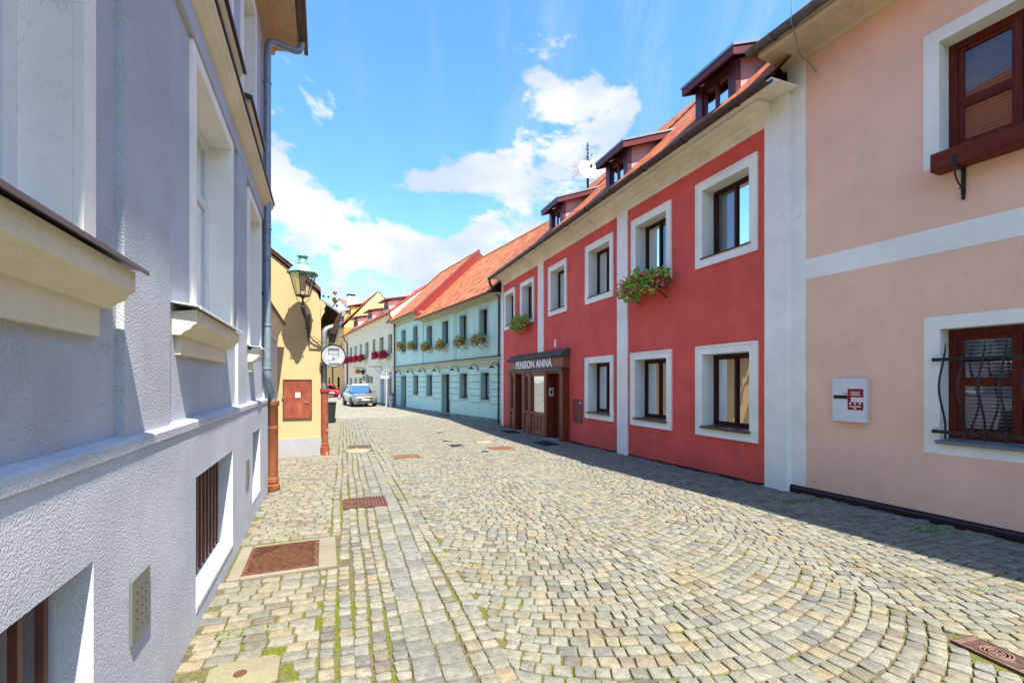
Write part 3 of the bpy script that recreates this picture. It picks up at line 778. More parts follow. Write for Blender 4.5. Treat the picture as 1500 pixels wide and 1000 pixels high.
# aerial and dish behind the dormers
o_ = -2.0
xz = P.at(861, 253, o_); sc = P.at(861, 252, o_)[1] - xz[1]
an = P.thing('roof_aerial', 'white satellite dish and spiky aerial on a black mast behind the crimson house dormers', 'aerial', xz[0], o_, 0)
zc = xz[1]; m = MB(); m.tube([(0, 0, zc - 1.5), (0, 0, zc + 43 * sc)], .045, 8); m.build('mast', iron, an)
zd = zc; ds = MB(); tocam = (Vector((0, 0)) - P.world(xz[0], o_).to_2d()).normalized()
ta = math.atan2(tocam.y, tocam.x) - P.rz
prof = [(0, 0), (.13, .008), (.25, .03), (.34, .06), (.38, .078), (.388, .07), (.34, .045), (.2, .0), (0, -.02)]
ds.lathe(prof, (0, 0, 0), 28); dso = ds.build('dish', simple('dish_white', (.72, .72, .68), .5, bmp=0), an, True)
dso.location = (.18 * math.cos(ta), .18 * math.sin(ta), zd); dso.rotation_euler = Vector((math.cos(ta + .45), math.sin(ta + .45), .25)).to_track_quat('Z', 'Y').to_euler()
dso.location.x += .02
fa = MB(); c0 = Vector((.2 * math.cos(ta), .2 * math.sin(ta), zd)); u = Vector((math.cos(ta + .3), math.sin(ta + .3), 0)); fa.tube([c0 + Vector((0, 0, -.37)), c0 + u * .42 + Vector((0, 0, -.06))], .012, 6); fa.box(*[v for k in range(2) for v in ((c0 + u * .42)[k] - .035, (c0 + u * .42)[k] + .035)], zd - .1, zd + .02); fa.build('feed_arm', iron, an)
ae = MB()
side = Vector((1, 0, 0))
for zz, ln in ((zc + 22 * sc, -36 * sc), (zc + 13 * sc, -36 * sc), (zc + 7 * sc, -40 * sc)):
    ae.tube([(0, .05, zz), (-ln * 1.15, .05, zz + .10)], .010, 5)
    for k in range(8): X = -ln * 1.15 * k / 7; ae.tube([(X, -.18, zz + .1 * k / 7), (X, .28, zz + .1 * k / 7)], .006, 4)
for k in range(6): X = (k - 2.5) * .11; ae.tube([(X, .05, zc + 20 * sc), (X, .05, zc + 44 * sc)], .005, 4)
for k in range(5): ae.tube([(-.10, .03, zc + (18 + 5.5 * k) * sc), (.10, .03, zc + (19 + 5.5 * k) * sc)], .02, 5)
ae.tube([(0, 0, zc + 14 * sc), (-.28, -.02, zc + 22 * sc)], .015, 5); ae.tube([(-.20, -.02, zc + 22.5 * sc), (-.38, -.02, zc + 21.5 * sc)], .02, 5)
ae.build('antenna_rods', simple('aluminium_rod', (.55, .56, .58), .35, .8, bmp=0), an)

# ================================================================== PINK HOUSE
P = P_PINK
pink = P.thing('pink_house', 'tall salmon pink house with white bands and red-brown barred window at the street end', 'house')
XN = -16.0
uwx = (P.x(1376) - 1.2, P.x(1376)); lwx_ = (P.x(1377) - 1.2, P.x(1377))
hu = (uwx[0], uwx[1], 4.45, 5.81); hl = (lwx_[0], lwx_[1], .985, 2.335)
hu2 = (uwx[0] - 3.2, uwx[1] - 3.2, 4.45, 5.81); hl2 = (lwx_[0] - 3.2, lwx_[1] - 3.2, .985, 2.335)
w = MB(); wall(w, XN, 0, -.3, 7.0, [hu, hl, hu2, hl2]); shell(w, XN, 0, -9, -.3, 7.0); w.build('wall', pink_pl, pink)
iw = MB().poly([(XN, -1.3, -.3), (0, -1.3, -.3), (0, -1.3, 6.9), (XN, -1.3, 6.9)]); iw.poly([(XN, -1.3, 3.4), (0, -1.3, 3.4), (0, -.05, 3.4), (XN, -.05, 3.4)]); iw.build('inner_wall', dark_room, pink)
for h, dep in ((hu, .22), (hu2, .22)):
    window(pink, *h, depth=dep, fr=maho, fw=.085, transom=5.05, sur=True, sur_w=.155, sur_t=.004, lite=False, curt='blind', cmat=simple('reed_blind', (.36, .15, .09), .7), seed=60, gmat=glass('blind_glass', .22))
lw = None
for h in (hl, hl2):
    lwn = window(pink, *h, depth=.2, fr=maho, fw=.085, transom=1.70, sur=True, sur_w=.155, sur_t=.004, lite=False, sill=(.05, .03), sill_mat=simple('grey_slate_sill', (.18, .20, .22), .5), curt='blind', cmat=simple('blue_blind', (.26, .31, .40), .7), seed=61, gmat=glass('house_glass', .55))
    lw = lw or lwn
gr = MB(); yy = .09
za, zb2 = 1.965, 1.105
for zz in (za, zb2): gr.box(hl[0] - .06, hl[1] + .045, yy - .02, yy - .008, zz - .02, zz + .02)
for zz in (za, zb2):
    for X in (hl[0] - .05, hl[1] + .035): gr.box(X - .012, X + .012, -.05, yy - .008, zz - .02, zz + .02)
nb = 7
for k in range(nb):
    X = hl[1] - .085 - k * (hl[1] - hl[0] - .17) / (nb - 1); pts = []
    for i in range(25):
        t = i / 24; z = 1.03 + t * 1.14; wv = -.022 * math.sin((t - .08) / .84 * 2 * math.pi) if .06 < t < .90 else 0
        bulge = .15 * math.sin(max(0, min(1, (t - .07) / .74)) * math.pi) ** 1.6
        pts.append((X + wv, yy + bulge, z))
    gr.tube(pts, [.011] * 22 + [.009, .006, .002], 7)
gr.build('window_grille', iron, lw, True)
t = MB(); xb0, xb1 = P.x(1180.5), 0.0
t.box(xb0, xb1, -.01, .005, -.05, 6.65); z0b, z1b = 3.262, 3.565; t.box(XN, xb0 - .0005, -.01, .0045, z0b, z1b)
t.build('white_band', white_pl, pink)
b = MB(); b.prism([(-.01, -.3), (.045, -.3), (.045, .055), (.03, .075), (.03, .095), (-.01, .095)], XN, .02); b.build('base_strip', simple('dark_brown_base', (.035, .014, .016), .35), pink)
cn = MB(); cn.prism([(-.01, 6.64), (.02, 6.64), (.06, 6.68), (.56, 6.70), (.60, 6.72), (.60, 6.78), (-.01, 6.80)], XN, .06); cn.build('cornice', plaster('weathered_pink_cornice', (.74, .58, .40), 80, .3, .005, .10, dirt=(.20, .15, .11), dirt_amt=.6), pink)
g = MB(); gutter(g, XN, .16, .69, 6.82, .085)
for k in range(12): X = -.25 - k * 1.1; g.tube([(X, .69 + .089 * math.cos(a), 6.82 + .089 * math.sin(a)) for a in [math.pi + math.pi * i / 8 for i in range(9)]], .011, 6)
g.build('gutter', simple('weathered_gutter', (.12, .11, .105), .45, .4, var=.25), pink)
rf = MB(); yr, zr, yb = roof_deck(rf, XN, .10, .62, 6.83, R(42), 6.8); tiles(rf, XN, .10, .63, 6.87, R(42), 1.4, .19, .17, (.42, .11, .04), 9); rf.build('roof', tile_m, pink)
for X in (XN, 0): gf = MB(); gable_fill(gf, X, 0, -9, 7.0, yr, zr - .05); gf.build('gable', pink_pl, pink)
ca = MB(); pts = [P.at(1158, -60, .78), P.at(1160, 0, .78), P.at(1159, 30, .79), P.at(1171, 80, .30), P.at(1185, 92, .05), P.at(1196, 106, .02)]
ofs = [.78, .78, .79, .30, .05, .02]; ca.tube(soft_path([(p[0], o, p[1]) for p, o in zip(pts, ofs)], 4, .08), .008, 6); ca.build('lightning_cable', zinc, pink, True)

pb = P.thing('wooden_window_planter', 'empty dark red wooden planter on an iron bracket under the pink upper window', 'planter', P.x(1369, .12), .12, 4.29)
L_ = 1.45; m = MB(); m.box(-L_, 0, -.10, .10, -.11, -.085); m.box(-L_, 0, .08, .105, -.086, .10); m.box(-L_, 0, -.105, -.08, -.086, .10); m.box(-.025, .003, -.079, .079, -.086, .098); m.box(-L_ - .003, -L_ + .025, -.079, .079, -.086, .098); m.build('box', wood('planter_wood', (.20, .030, .014), (.10, .014, .008), .45, 'x'), pb, bevel=.006)
for X in (-.22, -L_ + .22):
    m = MB(); m.box(X - .02, X + .02, -.118, -.106, -.42, -.10); m.box(X - .02, X + .02, -.106, .11, -.125, -.112); m.box(X - .02, X + .02, .106, .112, -.125, .0)
    m.tube([(X, -.10 + .19 * math.sin(a), -.33 + .19 * (1 - math.cos(a))) for a in [i * math.pi / 20 for i in range(11)]], .009, 6); m.tube([(X, -.10 + .04 + .03 * math.cos(a), -.36 + .03 * math.sin(a)) for a in [i * .6 for i in range(9)]], .006, 5)
    m.lathe([(0, -.045), (.022, -.015), (.010, .005), (.018, .02), (0, .03)], (X, -.108, -.44), 8); m.build('bracket', iron, pb)

mx0, mz1 = P.at(1219.3, 554.1, .07); mx1, mz0 = P.at(1268.4, 619.5, .07)
me_ = P.thing('letter_box', 'white wall letter box with dark slot and red sticker on the pink wall', 'letter box', (mx0 + mx1) / 2, 0, (mz0 + mz1) / 2)
hw, hh = abs(mx0 - mx1) / 2, (mz1 - mz0) / 2
MB().box(-hw, hw, .001, .07, -hh, hh).build('box', simple('box_white', (.70, .73, .76), .35, .1, bmp=.01, var=.04), me_, bevel=.006)
MB().box(hw - .02, .015, .0705, .074, hh * .055, hh * .22).build('slot', simple('slot_black', (.012, .012, .014), .3, bmp=0), me_)
MB().box(.02, .075, .0702, .0715, .26 * hh, .34 * hh).build('name_plate', simple('plate_grey', (.45, .46, .46), .3, .5, bmp=0), me_)
sk = lambda fx: hw - fx * 2 * hw      # left edge of the box in the street view is +x
Z = lambda fz: hh - fz * 2 * hh
sr = MB(); sr.box(sk(.93), sk(.47), .0706, .0722, Z(.72), Z(.24)); sk_o = sr.build('sticker', simple('sticker_red', (.30, .008, .02), .4, bmp=0, var=.04), me_)
ma = MB(); ma.box(sk(.93), sk(.57), .0720, .0728, Z(.54), Z(.43))
for k, (fa_, fb) in enumerate(((.55, .84), (.58, .82), (.54, .84))): ma.box(sk(fb), sk(fa_), .0720, .0727, Z(.325 + k * .033), Z(.308 + k * .033))
for fx in (.55, .69, .83): ma.lathe([(.016, 0), (.016, .0008), (0, .0008)], (sk(fx), .0721, Z(.573)), 10, 'y')
ma.box(sk(.86), sk(.52), .0720, .0727, Z(.655), Z(.63)); ma.box(sk(.72), sk(.65), .0720, .0727, Z(.70), Z(.672)); ma.build('sticker_print', simple('print_white', (.75, .70, .70), .5, bmp=0, var=.03), me_)

# ================================================================== MINT HOUSE
P = P_MINT
mint = P.thing('mint_house', 'pale mint two-storey house with orange tiled roof and gooseneck wall lamps', 'house')
XM = P.x(577.5); XS = P.x(620)       # far end, step between its two halves
UPX = [(702.3, 714.2), (673.6, 683.7), (648, 656.8), (625.2, 632.8), (605.4, 611.8), (588.2, 594.2)]
ups = [(P.x(b), P.x(a), 3.86, 5.17 if i < 4 else 5.45) for i, (a, b) in enumerate(UPX)]
LPX = [(704.6, 717), (674, 685), (625, 633.4), (605.8, 612.8)]
los = [(P.x(b), P.x(a), .87, 2.13) for a, b in LPX]
DPX = [(647.6, 659), (587.8, 595)]
drs = [(P.x(b), P.x(a), -.25, 2.13) for a, b in DPX]
w = MB(); wall(w, 0, XS, -.5, 5.5, [h for h in ups if h[1] < XS + .01] + los + drs, y=0.); 
wall(w, XS, XM, -.5, 6.0, [h for h in ups if h[0] > XS] + los + drs)
shell(w, 0, XM, -8.4, -.5, 5.6)
# banded rendering of the ground floor
zg = [.68, 1.03, 1.36, 1.69, 2.03, 2.36]
cuts = sorted([(h[0] - .16, h[1] + .16) for h in los] + [(h[0] - .16, h[1] + .16) for h in drs]); xs = [0.06]
for a, b in cuts: xs += [a, b]
xs.append(XM - .05)
for a, b in zip(xs[::2], xs[1::2]):
    if b - a < .1: continue
    for z0, z1 in zip(zg, zg[1:]): w.box(a, b, -.005, .022, z0 + .016, z1 - .016)
    MB().box(a + .002, b - .002, -.005, .005, zg[0] - .016, zg[-1] - .016).build('groove', plaster('mint_groove', (.16, .24, .22), 100, .1, .002), mint)  # groove shade put into a dark backing colour, the relief being too shallow
    w.box(a, b, -.005, .012, -.3, zg[0] - .016)
w.build('wall', mint_pl, mint)
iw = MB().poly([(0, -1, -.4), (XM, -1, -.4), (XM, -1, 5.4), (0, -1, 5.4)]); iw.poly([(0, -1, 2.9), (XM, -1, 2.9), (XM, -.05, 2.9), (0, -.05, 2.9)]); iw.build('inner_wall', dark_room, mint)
for i, h in enumerate(ups): window(mint, *h, depth=.24, fr=brown_fr, fw=.06, casements=2, sur=True, sur_w=.15, sur_t=.012, sur_mat=mint_dk, lite=False, curt='full', cmat=curtain_m, seed=i)
for i, h in enumerate(los): window(mint, *h, depth=.24, fr=brown_fr, fw=.06, casements=2, sur=True, sur_w=.15, sur_t=.022, sur_mat=mint_dk, lite=False, sill=(.05, .03), sill_mat=sill_tile, curt='full', seed=20 + i)
for i, h in enumerate(drs):
    dm = MB(); y = -.28; a, b, z0, z1 = h
    dm.box(a, a + .07, y - .06, y, z0, z1); dm.box(b - .07, b, y - .06, y, z0, z1); dm.box(a + .07, b - .07, y - .06, y, z1 - .07, z1)
    dm.box(a + .07, b - .07, y - .055, y - .012, z0, z0 + .9); dm.box(a + .07, a + .17, y - .055, y - .012, z0 + .9, z1 - .07); dm.box(b - .17, b - .07, y - .055, y - .012, z0 + .9, z1 - .07)
    for k in range(5): zz = z0 + .95 + k * (z1 - z0 - 1.05) / 4; dm.box(a + .17, b - .17, y - .05, y - .02, zz - .015, zz + .015)
    d = dm.build('door', brown_fr, mint)
    MB().poly([(a + .17, y - .035, z0 + .9), (b - .17, y - .035, z0 + .9), (b - .17, y - .035, z1 - .07), (a + .17, y - .035, z1 - .07)]).build('pane', glass_win, d)
    s = MB(); e = .15
    for xa, xb in ((a - e, a), (b, b + e)): s.box(xa, xb, -.01, .022, z0, z1 + e)
    s.box(a, b, -.01, .022, z1, z1 + e); reveal(s, a, b, z0, z1, .02, y - .06); s.build('surround', mint_dk, d)
    if i == 0: MB().box(a - .05, b + .05, -.2, .25, -.5, -.13).build('step', sill_tile, d)
t = MB()
for a in ((P.x(668.5), P.x(664), -.01, .02, 2.9, 5.45), (XS - .12, XS + .10, -.01, .03, 2.9, 5.5), (0.02, .16, -.01, .02, 2.9, 5.45), (XM - .22, XM - .01, -.01, .02, 2.9, 5.9)): MB().box(*a).build('pilaster', mint_dk, mint)
c1 = MB(); c1.prism([(-.01, 2.42), (.03, 2.42), (.035, 2.50), (.06, 2.56), (.06, 2.68), (.12, 2.78), (.12, 2.82), (-.01, 2.86)], .03, XM + .02); c1.build('string_course', olive_pl, mint)
c2 = MB(); c2.prism([(-.01, 2.87), (.15, 2.815), (.155, 2.83), (-.01, 2.90)], .02, XM + .03); c2.build('course_cap', brown_metal, mint)
c3 = MB(); c3.prism([(-.01, 5.42), (.03, 5.42), (.04, 5.50), (.10, 5.53), (.12, 5.58), (.44, 5.62), (-.01, 5.66)], .0, XS); c3.prism([(-.01, 5.86), (.03, 5.86), (.04, 6.02), (.10, 6.08), (.12, 6.16), (.44, 6.22), (-.01, 6.26)], XS, XM + .02); c3.build('cornice', olive_pl, mint)
p1 = MB(); p1.add([(.02, .03, -.5), (XM, .03, -.5), (XM, .03, -.14), (.02, .03, .03), (.02, -.01, -.5), (XM, -.01, -.5), (XM, -.01, -.14), (.02, -.01, .03)], [(0, 1, 2, 3), (3, 2, 6, 7), (0, 3, 7, 4), (1, 2, 6, 5)]); p1.build('stone_plinth', plaster('grey_stone_plinth', (.26, .25, .22), 40, .6, .01, .22), mint)
MO = (.43, .135, .052)
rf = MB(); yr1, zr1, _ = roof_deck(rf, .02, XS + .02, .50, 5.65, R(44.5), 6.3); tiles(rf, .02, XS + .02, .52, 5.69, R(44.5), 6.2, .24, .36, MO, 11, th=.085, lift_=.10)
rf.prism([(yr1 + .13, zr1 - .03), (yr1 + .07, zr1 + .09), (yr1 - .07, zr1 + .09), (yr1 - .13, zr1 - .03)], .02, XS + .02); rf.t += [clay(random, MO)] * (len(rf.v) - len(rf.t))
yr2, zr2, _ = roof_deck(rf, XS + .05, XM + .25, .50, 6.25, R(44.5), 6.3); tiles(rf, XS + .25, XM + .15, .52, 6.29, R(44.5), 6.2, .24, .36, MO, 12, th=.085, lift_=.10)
rf.prism([(yr2 + .13, zr2 - .03), (yr2 + .07, zr2 + .09), (yr2 - .07, zr2 + .09), (yr2 - .13, zr2 - .03)], XS + .05, XM + .25); rf.t += [clay(random, MO)] * (len(rf.v) - len(rf.t))
rf.build('roof', tile_m, mint)
vg = MB(); ca, sa = math.cos(R(44.5)), math.sin(R(44.5))
for X0, X1, z0, Lr in ((XS - .02, XS + .30, 6.26, 6.35), (XM + .10, XM + .30, 6.26, 6.35)):
    a = (.54, z0 + .02); b = (.54 - Lr * ca, z0 + .02 + Lr * sa)
    vg.add([(X0, a[0], a[1] - .12), (X1, a[0], a[1] - .12), (X1, b[0], b[1] - .12), (X0, b[0], b[1] - .12), (X0, a[0], a[1] + .10), (X1, a[0], a[1] + .10), (X1, b[0], b[1] + .10), (X0, b[0], b[1] + .10)], [(0, 1, 2, 3), (4, 5, 6, 7), (0, 1, 5, 4), (1, 2, 6, 5), (2, 3, 7, 6), (3, 0, 4, 7)])
vg.build('verge_flashing', simple('red_flashing', (.24, .03, .022), .45, .1, var=.15), mint)
MB().poly([(XS, .45, 5.66), (XS, .45, 6.25), (XS, yr2, zr2), (XS, yr1 - 1, zr1 - 1.2)]).build('roof_step', simple('red_flashing', (.24, .03, .022), .45, .1, var=.15), mint)
for q in ([(XM, 0, 6.0), (XM, -8.4, 6.0), (XM, yr2, zr2 - .05)], [(0, 0, 5.5), (0, -8.4, 5.5), (0, yr1, zr1 - .05)]): MB().poly(q).build('gable', creamw_pl, mint)
g = MB(); gutter(g, .05, XS - .02, .57, 5.64, .07); gutter(g, XS + .02, XM + .1, .57, 6.24, .07); g.box(XS - .04, XS + .16, .42, .64, 6.05, 6.25); g.build('gutter', red_down, mint)
X = P.x(578.2, .1); dp = MB(); dp.tube(soft_path([(X + .35, .43, 7.3), (X + .35, .40, 6.7), (X, .12, 6.2), (X, .10, -.3)]), .06, 8); dp.build('downpipe', red_down, mint, True)

LAMPX = [(720, 538), (690, 539.8), (662, 541.6), (635.8, 542.8), (614.8, 544), (597.2, 544.6), (580.2, 545.8)]
LN = ['beside the end downpipe', 'over the wall between the two right windows', 'beside the brown front door', 'left of the brown front door', 'over the second window from the far door', 'over the far door', 'at the far corner by the dark red pipe']
proto = None
for i, (px, py) in enumerate(LAMPX):
    xl, zl = P.at(px, py, .32); mx = xl - .16
    lb_ = 'black gooseneck lamp on the mint wall ' + LN[i]
    if proto is None:
        t = P.thing('gooseneck_lamp', lb_, 'wall lamp', xl, 0, zl, 'gooseneck lamps on the mint house')
        m = MB(); m.lathe([(.0, .10), (.03, .095), (.045, .05), (.15, .0), (.16, -.025), (.15, -.022), (.04, .035), (0, .05)], (0, .32, 0), 14); m.build('shade', iron, t, True)
        m = MB(); pts = [(-.16, .0, -.02), (-.16, .05, -.02)] + [(-.16 + .16 * k / 8, .05 + .27 * k / 8, -.02 + .20 * math.sin(math.pi * k / 8) + .115 * k / 8) for k in range(1, 9)]; m.tube(pts, .013, 7); m.build('arm', iron, t, True)
        m = MB(); m.box(-.20, -.12, .0, .04, -.12, .05); m.build('wall_plate', iron, t, bevel=.01)
        proto = t
    else:
        t = copy_tree(proto); t.location = P.world(xl, 0, zl); t['label'] = lb_
MC = [[(.75, .30, .12), (.80, .38, .28), (.75, .18, .12)], [(.78, .36, .22), (.80, .45, .35)], [(.75, .26, .08), (.78, .36, .12)], [(.75, .25, .08), (.7, .3, .1)], [(.75, .30, .15), (.78, .40, .16)], [(.78, .33, .08), (.75, .42, .10)]]
MN = ['under the mint house upper window next to the brown downpipe', 'under the second mint upper window from the brown downpipe', 'under the mint upper window above the front door', 'under the mint upper window just right of the roof step', 'under the mint upper window just left of the roof step', 'under the last mint upper window by the dark red pipe']
MPX = [(701.5, 498), (674, 501), (646, 506), (624.5, 508.5), (603.5, 506.5), (587, 507)]
YG = [(.24, .42, .05), (.38, .52, .07), (.14, .28, .03), (.44, .48, .08)]
for i, h in enumerate(ups):
    xc, zc_ = P.at(*MPX[i], .3)
    flower_box(P, 'orange-green flower box ' + MN[i], 'flower boxes on the mint house', xc, zc_, [.66, .5, .50, .52, .46, .48][i], MC[i], 480, 44, .3, 30 + i, .27, .24, .05, .6, greens=YG if i > 1 else GREENS, fsize=.038)

# ================================================================== IVORY HOUSE (beyond the mint one)
ivory = P.thing('ivory_house', 'ivory two-storey house with three roof dormers and dark red gutters beyond the mint house', 'house')
XA, XB = XM + .06, P.x(504.5)
EZ = 7.05
IPX = [(568.6, 574.4), (556, 561.8), (535, 539.8), (527, 530.4), (519.4, 522.8), (512.6, 516)]
iu = [(P.x(b), P.x(a), 3.98, 5.5) for a, b in IPX]
IL = [(569, 573.5, .75, 2.0), (526, 530, .9, 2.1), (519, 522.4, .9, 2.1), (512.4, 515.6, .9, 2.1)]
il = [(P.x(b), P.x(a), c, d) for a, b, c, d in IL]
idr = (P.x(563), P.x(557.5), -.3, 2.15)
w = MB(); wall(w, XA, XB, -.5, EZ - .1, iu + il + [idr]); shell(w, XA, XB, -8.4, -.5, EZ - .1); w.build('wall', creamw_pl, ivory)
iw = MB().poly([(XA, -1, -.4), (XB, -1, -.4), (XB, -1, 7), (XA, -1, 7)]); iw.build('inner_wall', dark_room, ivory)
for i, h in enumerate(iu): window(ivory, *h, depth=.25, fr=brown_fr, fw=.07, sur=True, sur_w=.10, sur_t=.012, sur_mat=creamw_pl, lite=False, curt='full', seed=70 + i)
for i, h in enumerate(il): window(ivory, *h, depth=.18, fr=brown_fr, fw=.07, curt='full', sur=True, sur_w=.08, sur_t=.012, sur_mat=creamw_pl, lite=False, seed=80 + i)
d = panel_door(idr[0], idr[1], -.3, idr[2], idr[3], ivory, brown_fr); s = MB(); reveal(s, *idr, .02, -.35)
s.box(idr[1], idr[1] + .22, -.01, .02, idr[2], idr[3] + .2); s.box(idr[0] - .2, idr[0], -.01, .02, idr[2], idr[3] + .2); s.box(idr[0], idr[1], -.01, .02, idr[3], idr[3] + .2); s.build('surround', white_pl, d)
c3 = MB(); c3.prism([(-.01, EZ - .5), (.02, EZ - .5), (.06, EZ - .3), (.16, EZ - .12), (.3, EZ - .05), (-.01, EZ)], XA, XB); c3.build('cornice', creamw_pl, ivory)
IR = (.48, .085, .05)
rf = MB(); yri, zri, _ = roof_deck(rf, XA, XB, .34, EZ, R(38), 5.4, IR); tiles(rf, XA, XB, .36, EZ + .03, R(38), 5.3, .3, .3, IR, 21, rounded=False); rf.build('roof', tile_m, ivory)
for X in (XA, XB): gf = MB(); gf.poly([(X, .33, EZ - .02), (X, 0, EZ - .6), (X, -8.4, EZ - .6), (X, -8.8, EZ - .02), (X, yri, zri - .03)]); gf.build('gable', creamw_pl, ivory)
g = MB(); gutter(g, XA + .0, XB, .42, EZ, .08); g.build('gutter', red_down, ivory)
X = P.x(508.6, .1); dp = MB(); dp.tube(soft_path([(X + .5, .42, EZ - .05), (X + .4, .35, EZ - .5), (X, .12, EZ - .9), (X, .10, -.3)]), .075, 8); dp.build('downpipe', red_down, ivory, True)
for (pa, pb_, pt) in ((569.5, 562, 443), (545.5, 538.5, 458), (524.5, 517.5, 468)):
    o = -.7; a, b = P.x(pa, o), P.x(pb_, o); b = max(b, a + 1.5); zt = P.z((pa + pb_) / 2, pt, o); zf = EZ + (.36 - o) * math.tan(R(38)) - .15
    dm = MB(); dm.box(a, b, o - .12, o, zf, zt); d = dm.build('dormer', creamw_pl, ivory)
    ck = MB()
    for X in (a + .01, b - .01): ck.poly([(X, o - .05, zf), (X, o - .05, zt), (X, o - 3.2, zt + .5), (X, o - 3.2, zf + 2.4)])
    ck.build('cheek', creamw_pl, d)
    rr = MB(); y0, y1, sl = o + .45, o - 3.4, .20
    rr.add([(a - .3, y0, zt), (b + .3, y0, zt), (b + .3, y1, zt + (y0 - y1) * sl), (a - .3, y1, zt + (y0 - y1) * sl), (a - .3, y0, zt + .14), (b + .3, y0, zt + .14), (b + .3, y1, zt + .14 + (y0 - y1) * sl), (a - .3, y1, zt + .14 + (y0 - y1) * sl)], [(0, 1, 2, 3), (4, 5, 6, 7), (0, 1, 5, 4), (1, 2, 6, 5), (2, 3, 7, 6), (3, 0, 4, 7)]); rr.build('dormer_roof', red_metal, d)
    MB().box(a + .25, b - .25, o - .01, o + .02, zf + .35, zt - .1).build('dormer_window', brown_fr, d)
    MB().tube(soft_path([(a - .22, y0 + .02, zt - .02), (a - .22, y0 - .05, zt - .3), (a - .12, o + .02, zt - .55), (a - .12, o + .02, zf + .2)]), .04, 6).build('drain', red_down, d, True)
nm = MB(); xa, xb = P.x(549.6), P.x(546.6); nm.box(xa, xb, .0, .05, P.z(548, 516), P.z(548, 497)); n_ = nm.build('niche_panel', simple('niche_brown', (.28, .15, .08), .7, var=.4, nscale=8), ivory)

CR = [(.40, .006, .035), (.50, .012, .05), (.32, .004, .025), (.45, .02, .03)]
DG = [(.07, .10, .03), (.05, .07, .025), (.09, .12, .035)]
IN = ['under the ivory upper window by the dark red pipe', 'under the second ivory upper window from the dark red pipe', 'under the ivory upper window just left of the niche', 'second left of the niche in the ivory row of four', 'third left of the niche in the ivory row of four', 'at the far end of the ivory row of four']
for i, h in enumerate(iu):
    flower_box(P, 'crimson flower box ' + IN[i], 'crimson flower boxes on the ivory house', (h[0] + h[1]) / 2 + .35, P.at((IPX[i][0] + IPX[i][1]) / 2 - 5, [519, 520, 524, 525.5, 526.5, 528][i], .3)[1], .8, CR, 170, 110, .3, 90 + i, .30, .26, .06, greens=DG, fsize=.075)

xs_, zs_ = P.at(533, 538.5, .0)
hs = P.thing('hanging_shop_sign', 'small orange-brown oval shop sign on an iron bar from the ivory wall', 'shop sign', P.x(533), 0, 0)
zb_ = P.z(533, 538.5); m = MB(); m.box(-.03, .03, 0, 1.0, zb_ - .03, zb_ + .03); m.tube([(0, 0, zb_ - .6), (0, .6, zb_)], .02, 6); m.build('bracket', iron, hs)
m = MB(); m.lathe([(.0, -.02), (.42, -.02), (.42, .02), (0, .02)], (0, 0, 0), 20); bo = m.build('board', simple('sign_orange', (.42, .16, .05), .5), hs); bo.scale = (.55, 1, 1); bo.rotation_euler = (0, R(90), 0); bo.location = (0, .65, zb_ - .38)
h2 = P.thing('sign_bracket', 'bare iron sign bracket above the ivory house door', 'bracket', P.x(559.5), 0, 0)
zb_ = P.z(559.5, 537); m = MB(); m.box(-.03, .03, 0, 1.1, zb_ - .025, zb_ + .025); m.tube([(0, 0, zb_ - .75), (0, .0, zb_ + .1)], .03, 6); m.tube([(0, 0, zb_ - .7), (0, .7, zb_)], .015, 6); m.build('arm', iron, h2)
h3 = P.thing('wall_lantern', 'small dark wall lantern beside the oval sign on the ivory house', 'lantern', P.x(535.5), .25, P.z(535.5, 545))
m = MB(); m.lathe([(.0, -.25), (.12, -.22), (.2, .1), (.22, .12), (.05, .3), (0, .36)], (0, 0, 0), 6); m.box(-.02, .02, -.25, .0, .28, .32); m.build('lantern', iron, h3)
for i, (pa, pb_, ya, yb_) in enumerate(((531.2, 533.6, 550.5, 557), (535.5, 539, 549, 560), (540, 545, 551.5, 560.5))):
    x0, z1 = P.at(pa, ya, .05); x1, z0 = P.at(pb_, yb_, .05)
    t = P.thing('menu_board', ['small dark notice case left of the menu boards on the ivory wall', 'tall dark menu board between the notice case and the arched one', 'dark arched menu board nearest the ivory house door'][i], 'menu board', (x0 + x1) / 2, 0, (z0 + z1) / 2, 'boards on the ivory wall')
    hw, hh = abs(x1 - x0) / 2, (z1 - z0) / 2; MB().box(-hw, hw, 0, .05, -hh, hh).build('frame', brown_fr, t)
    m = MB()
    for k in range(3): m.box(-hw * .75, hw * .75, .0505, .056, -hh * .8 + k * hh * .56, -hh * .8 + k * hh * .56 + hh * .4)
    m.build('paper', simple('menu_paper', (.35, .30, .26), .8, var=.3), t)

# ================================================================== OCHRE HOUSE at the bend
ochre = P.thing('ochre_house', 'tall ochre house with orange roof and yellow gable at the bend of the street', 'house')
XC, XD = XB + .15, XB + 34
OZ = 8.4
OPX = [(493, 495.2, 5.6, 6.5), (499, 501, 5.6, 6.5)]
ow = [(P.x(b), P.x(a), c, d) for a, b, c, d in OPX]
od = [(P.x(b), P.x(a), -.3, 2.3) for a, b in ((481.5, 483.2), (494.5, 497.5))]
w = MB(); wall(w, XC, XD, -.5, OZ - .1, ow + od); shell(w, XC, XD, -8.4, -.5, OZ - .1); w.build('wall', ochre_pl, ochre)
MB().poly([(XC, -1, -.4), (XD, -1, -.4), (XD, -1, 8), (XC, -1, 8)]).build('inner_wall', dark_room, ochre)
for i, h in enumerate(ow): window(ochre, *h, depth=.25, fr=brown_fr, fw=.08, sur=True, sur_w=.1, sur_t=.015, sur_mat=ochre_pl, lite=False, curt=None, seed=i)
for h in od: panel_door(h[0], h[1], -.3, h[2], h[3], ochre, brown_fr)
MB().box(XC, XC + 3, -.01, .03, -.5, .55).build('lavender_base', plaster('lavender_base', (.42, .38, .52), 90, .2, .004), ochre)
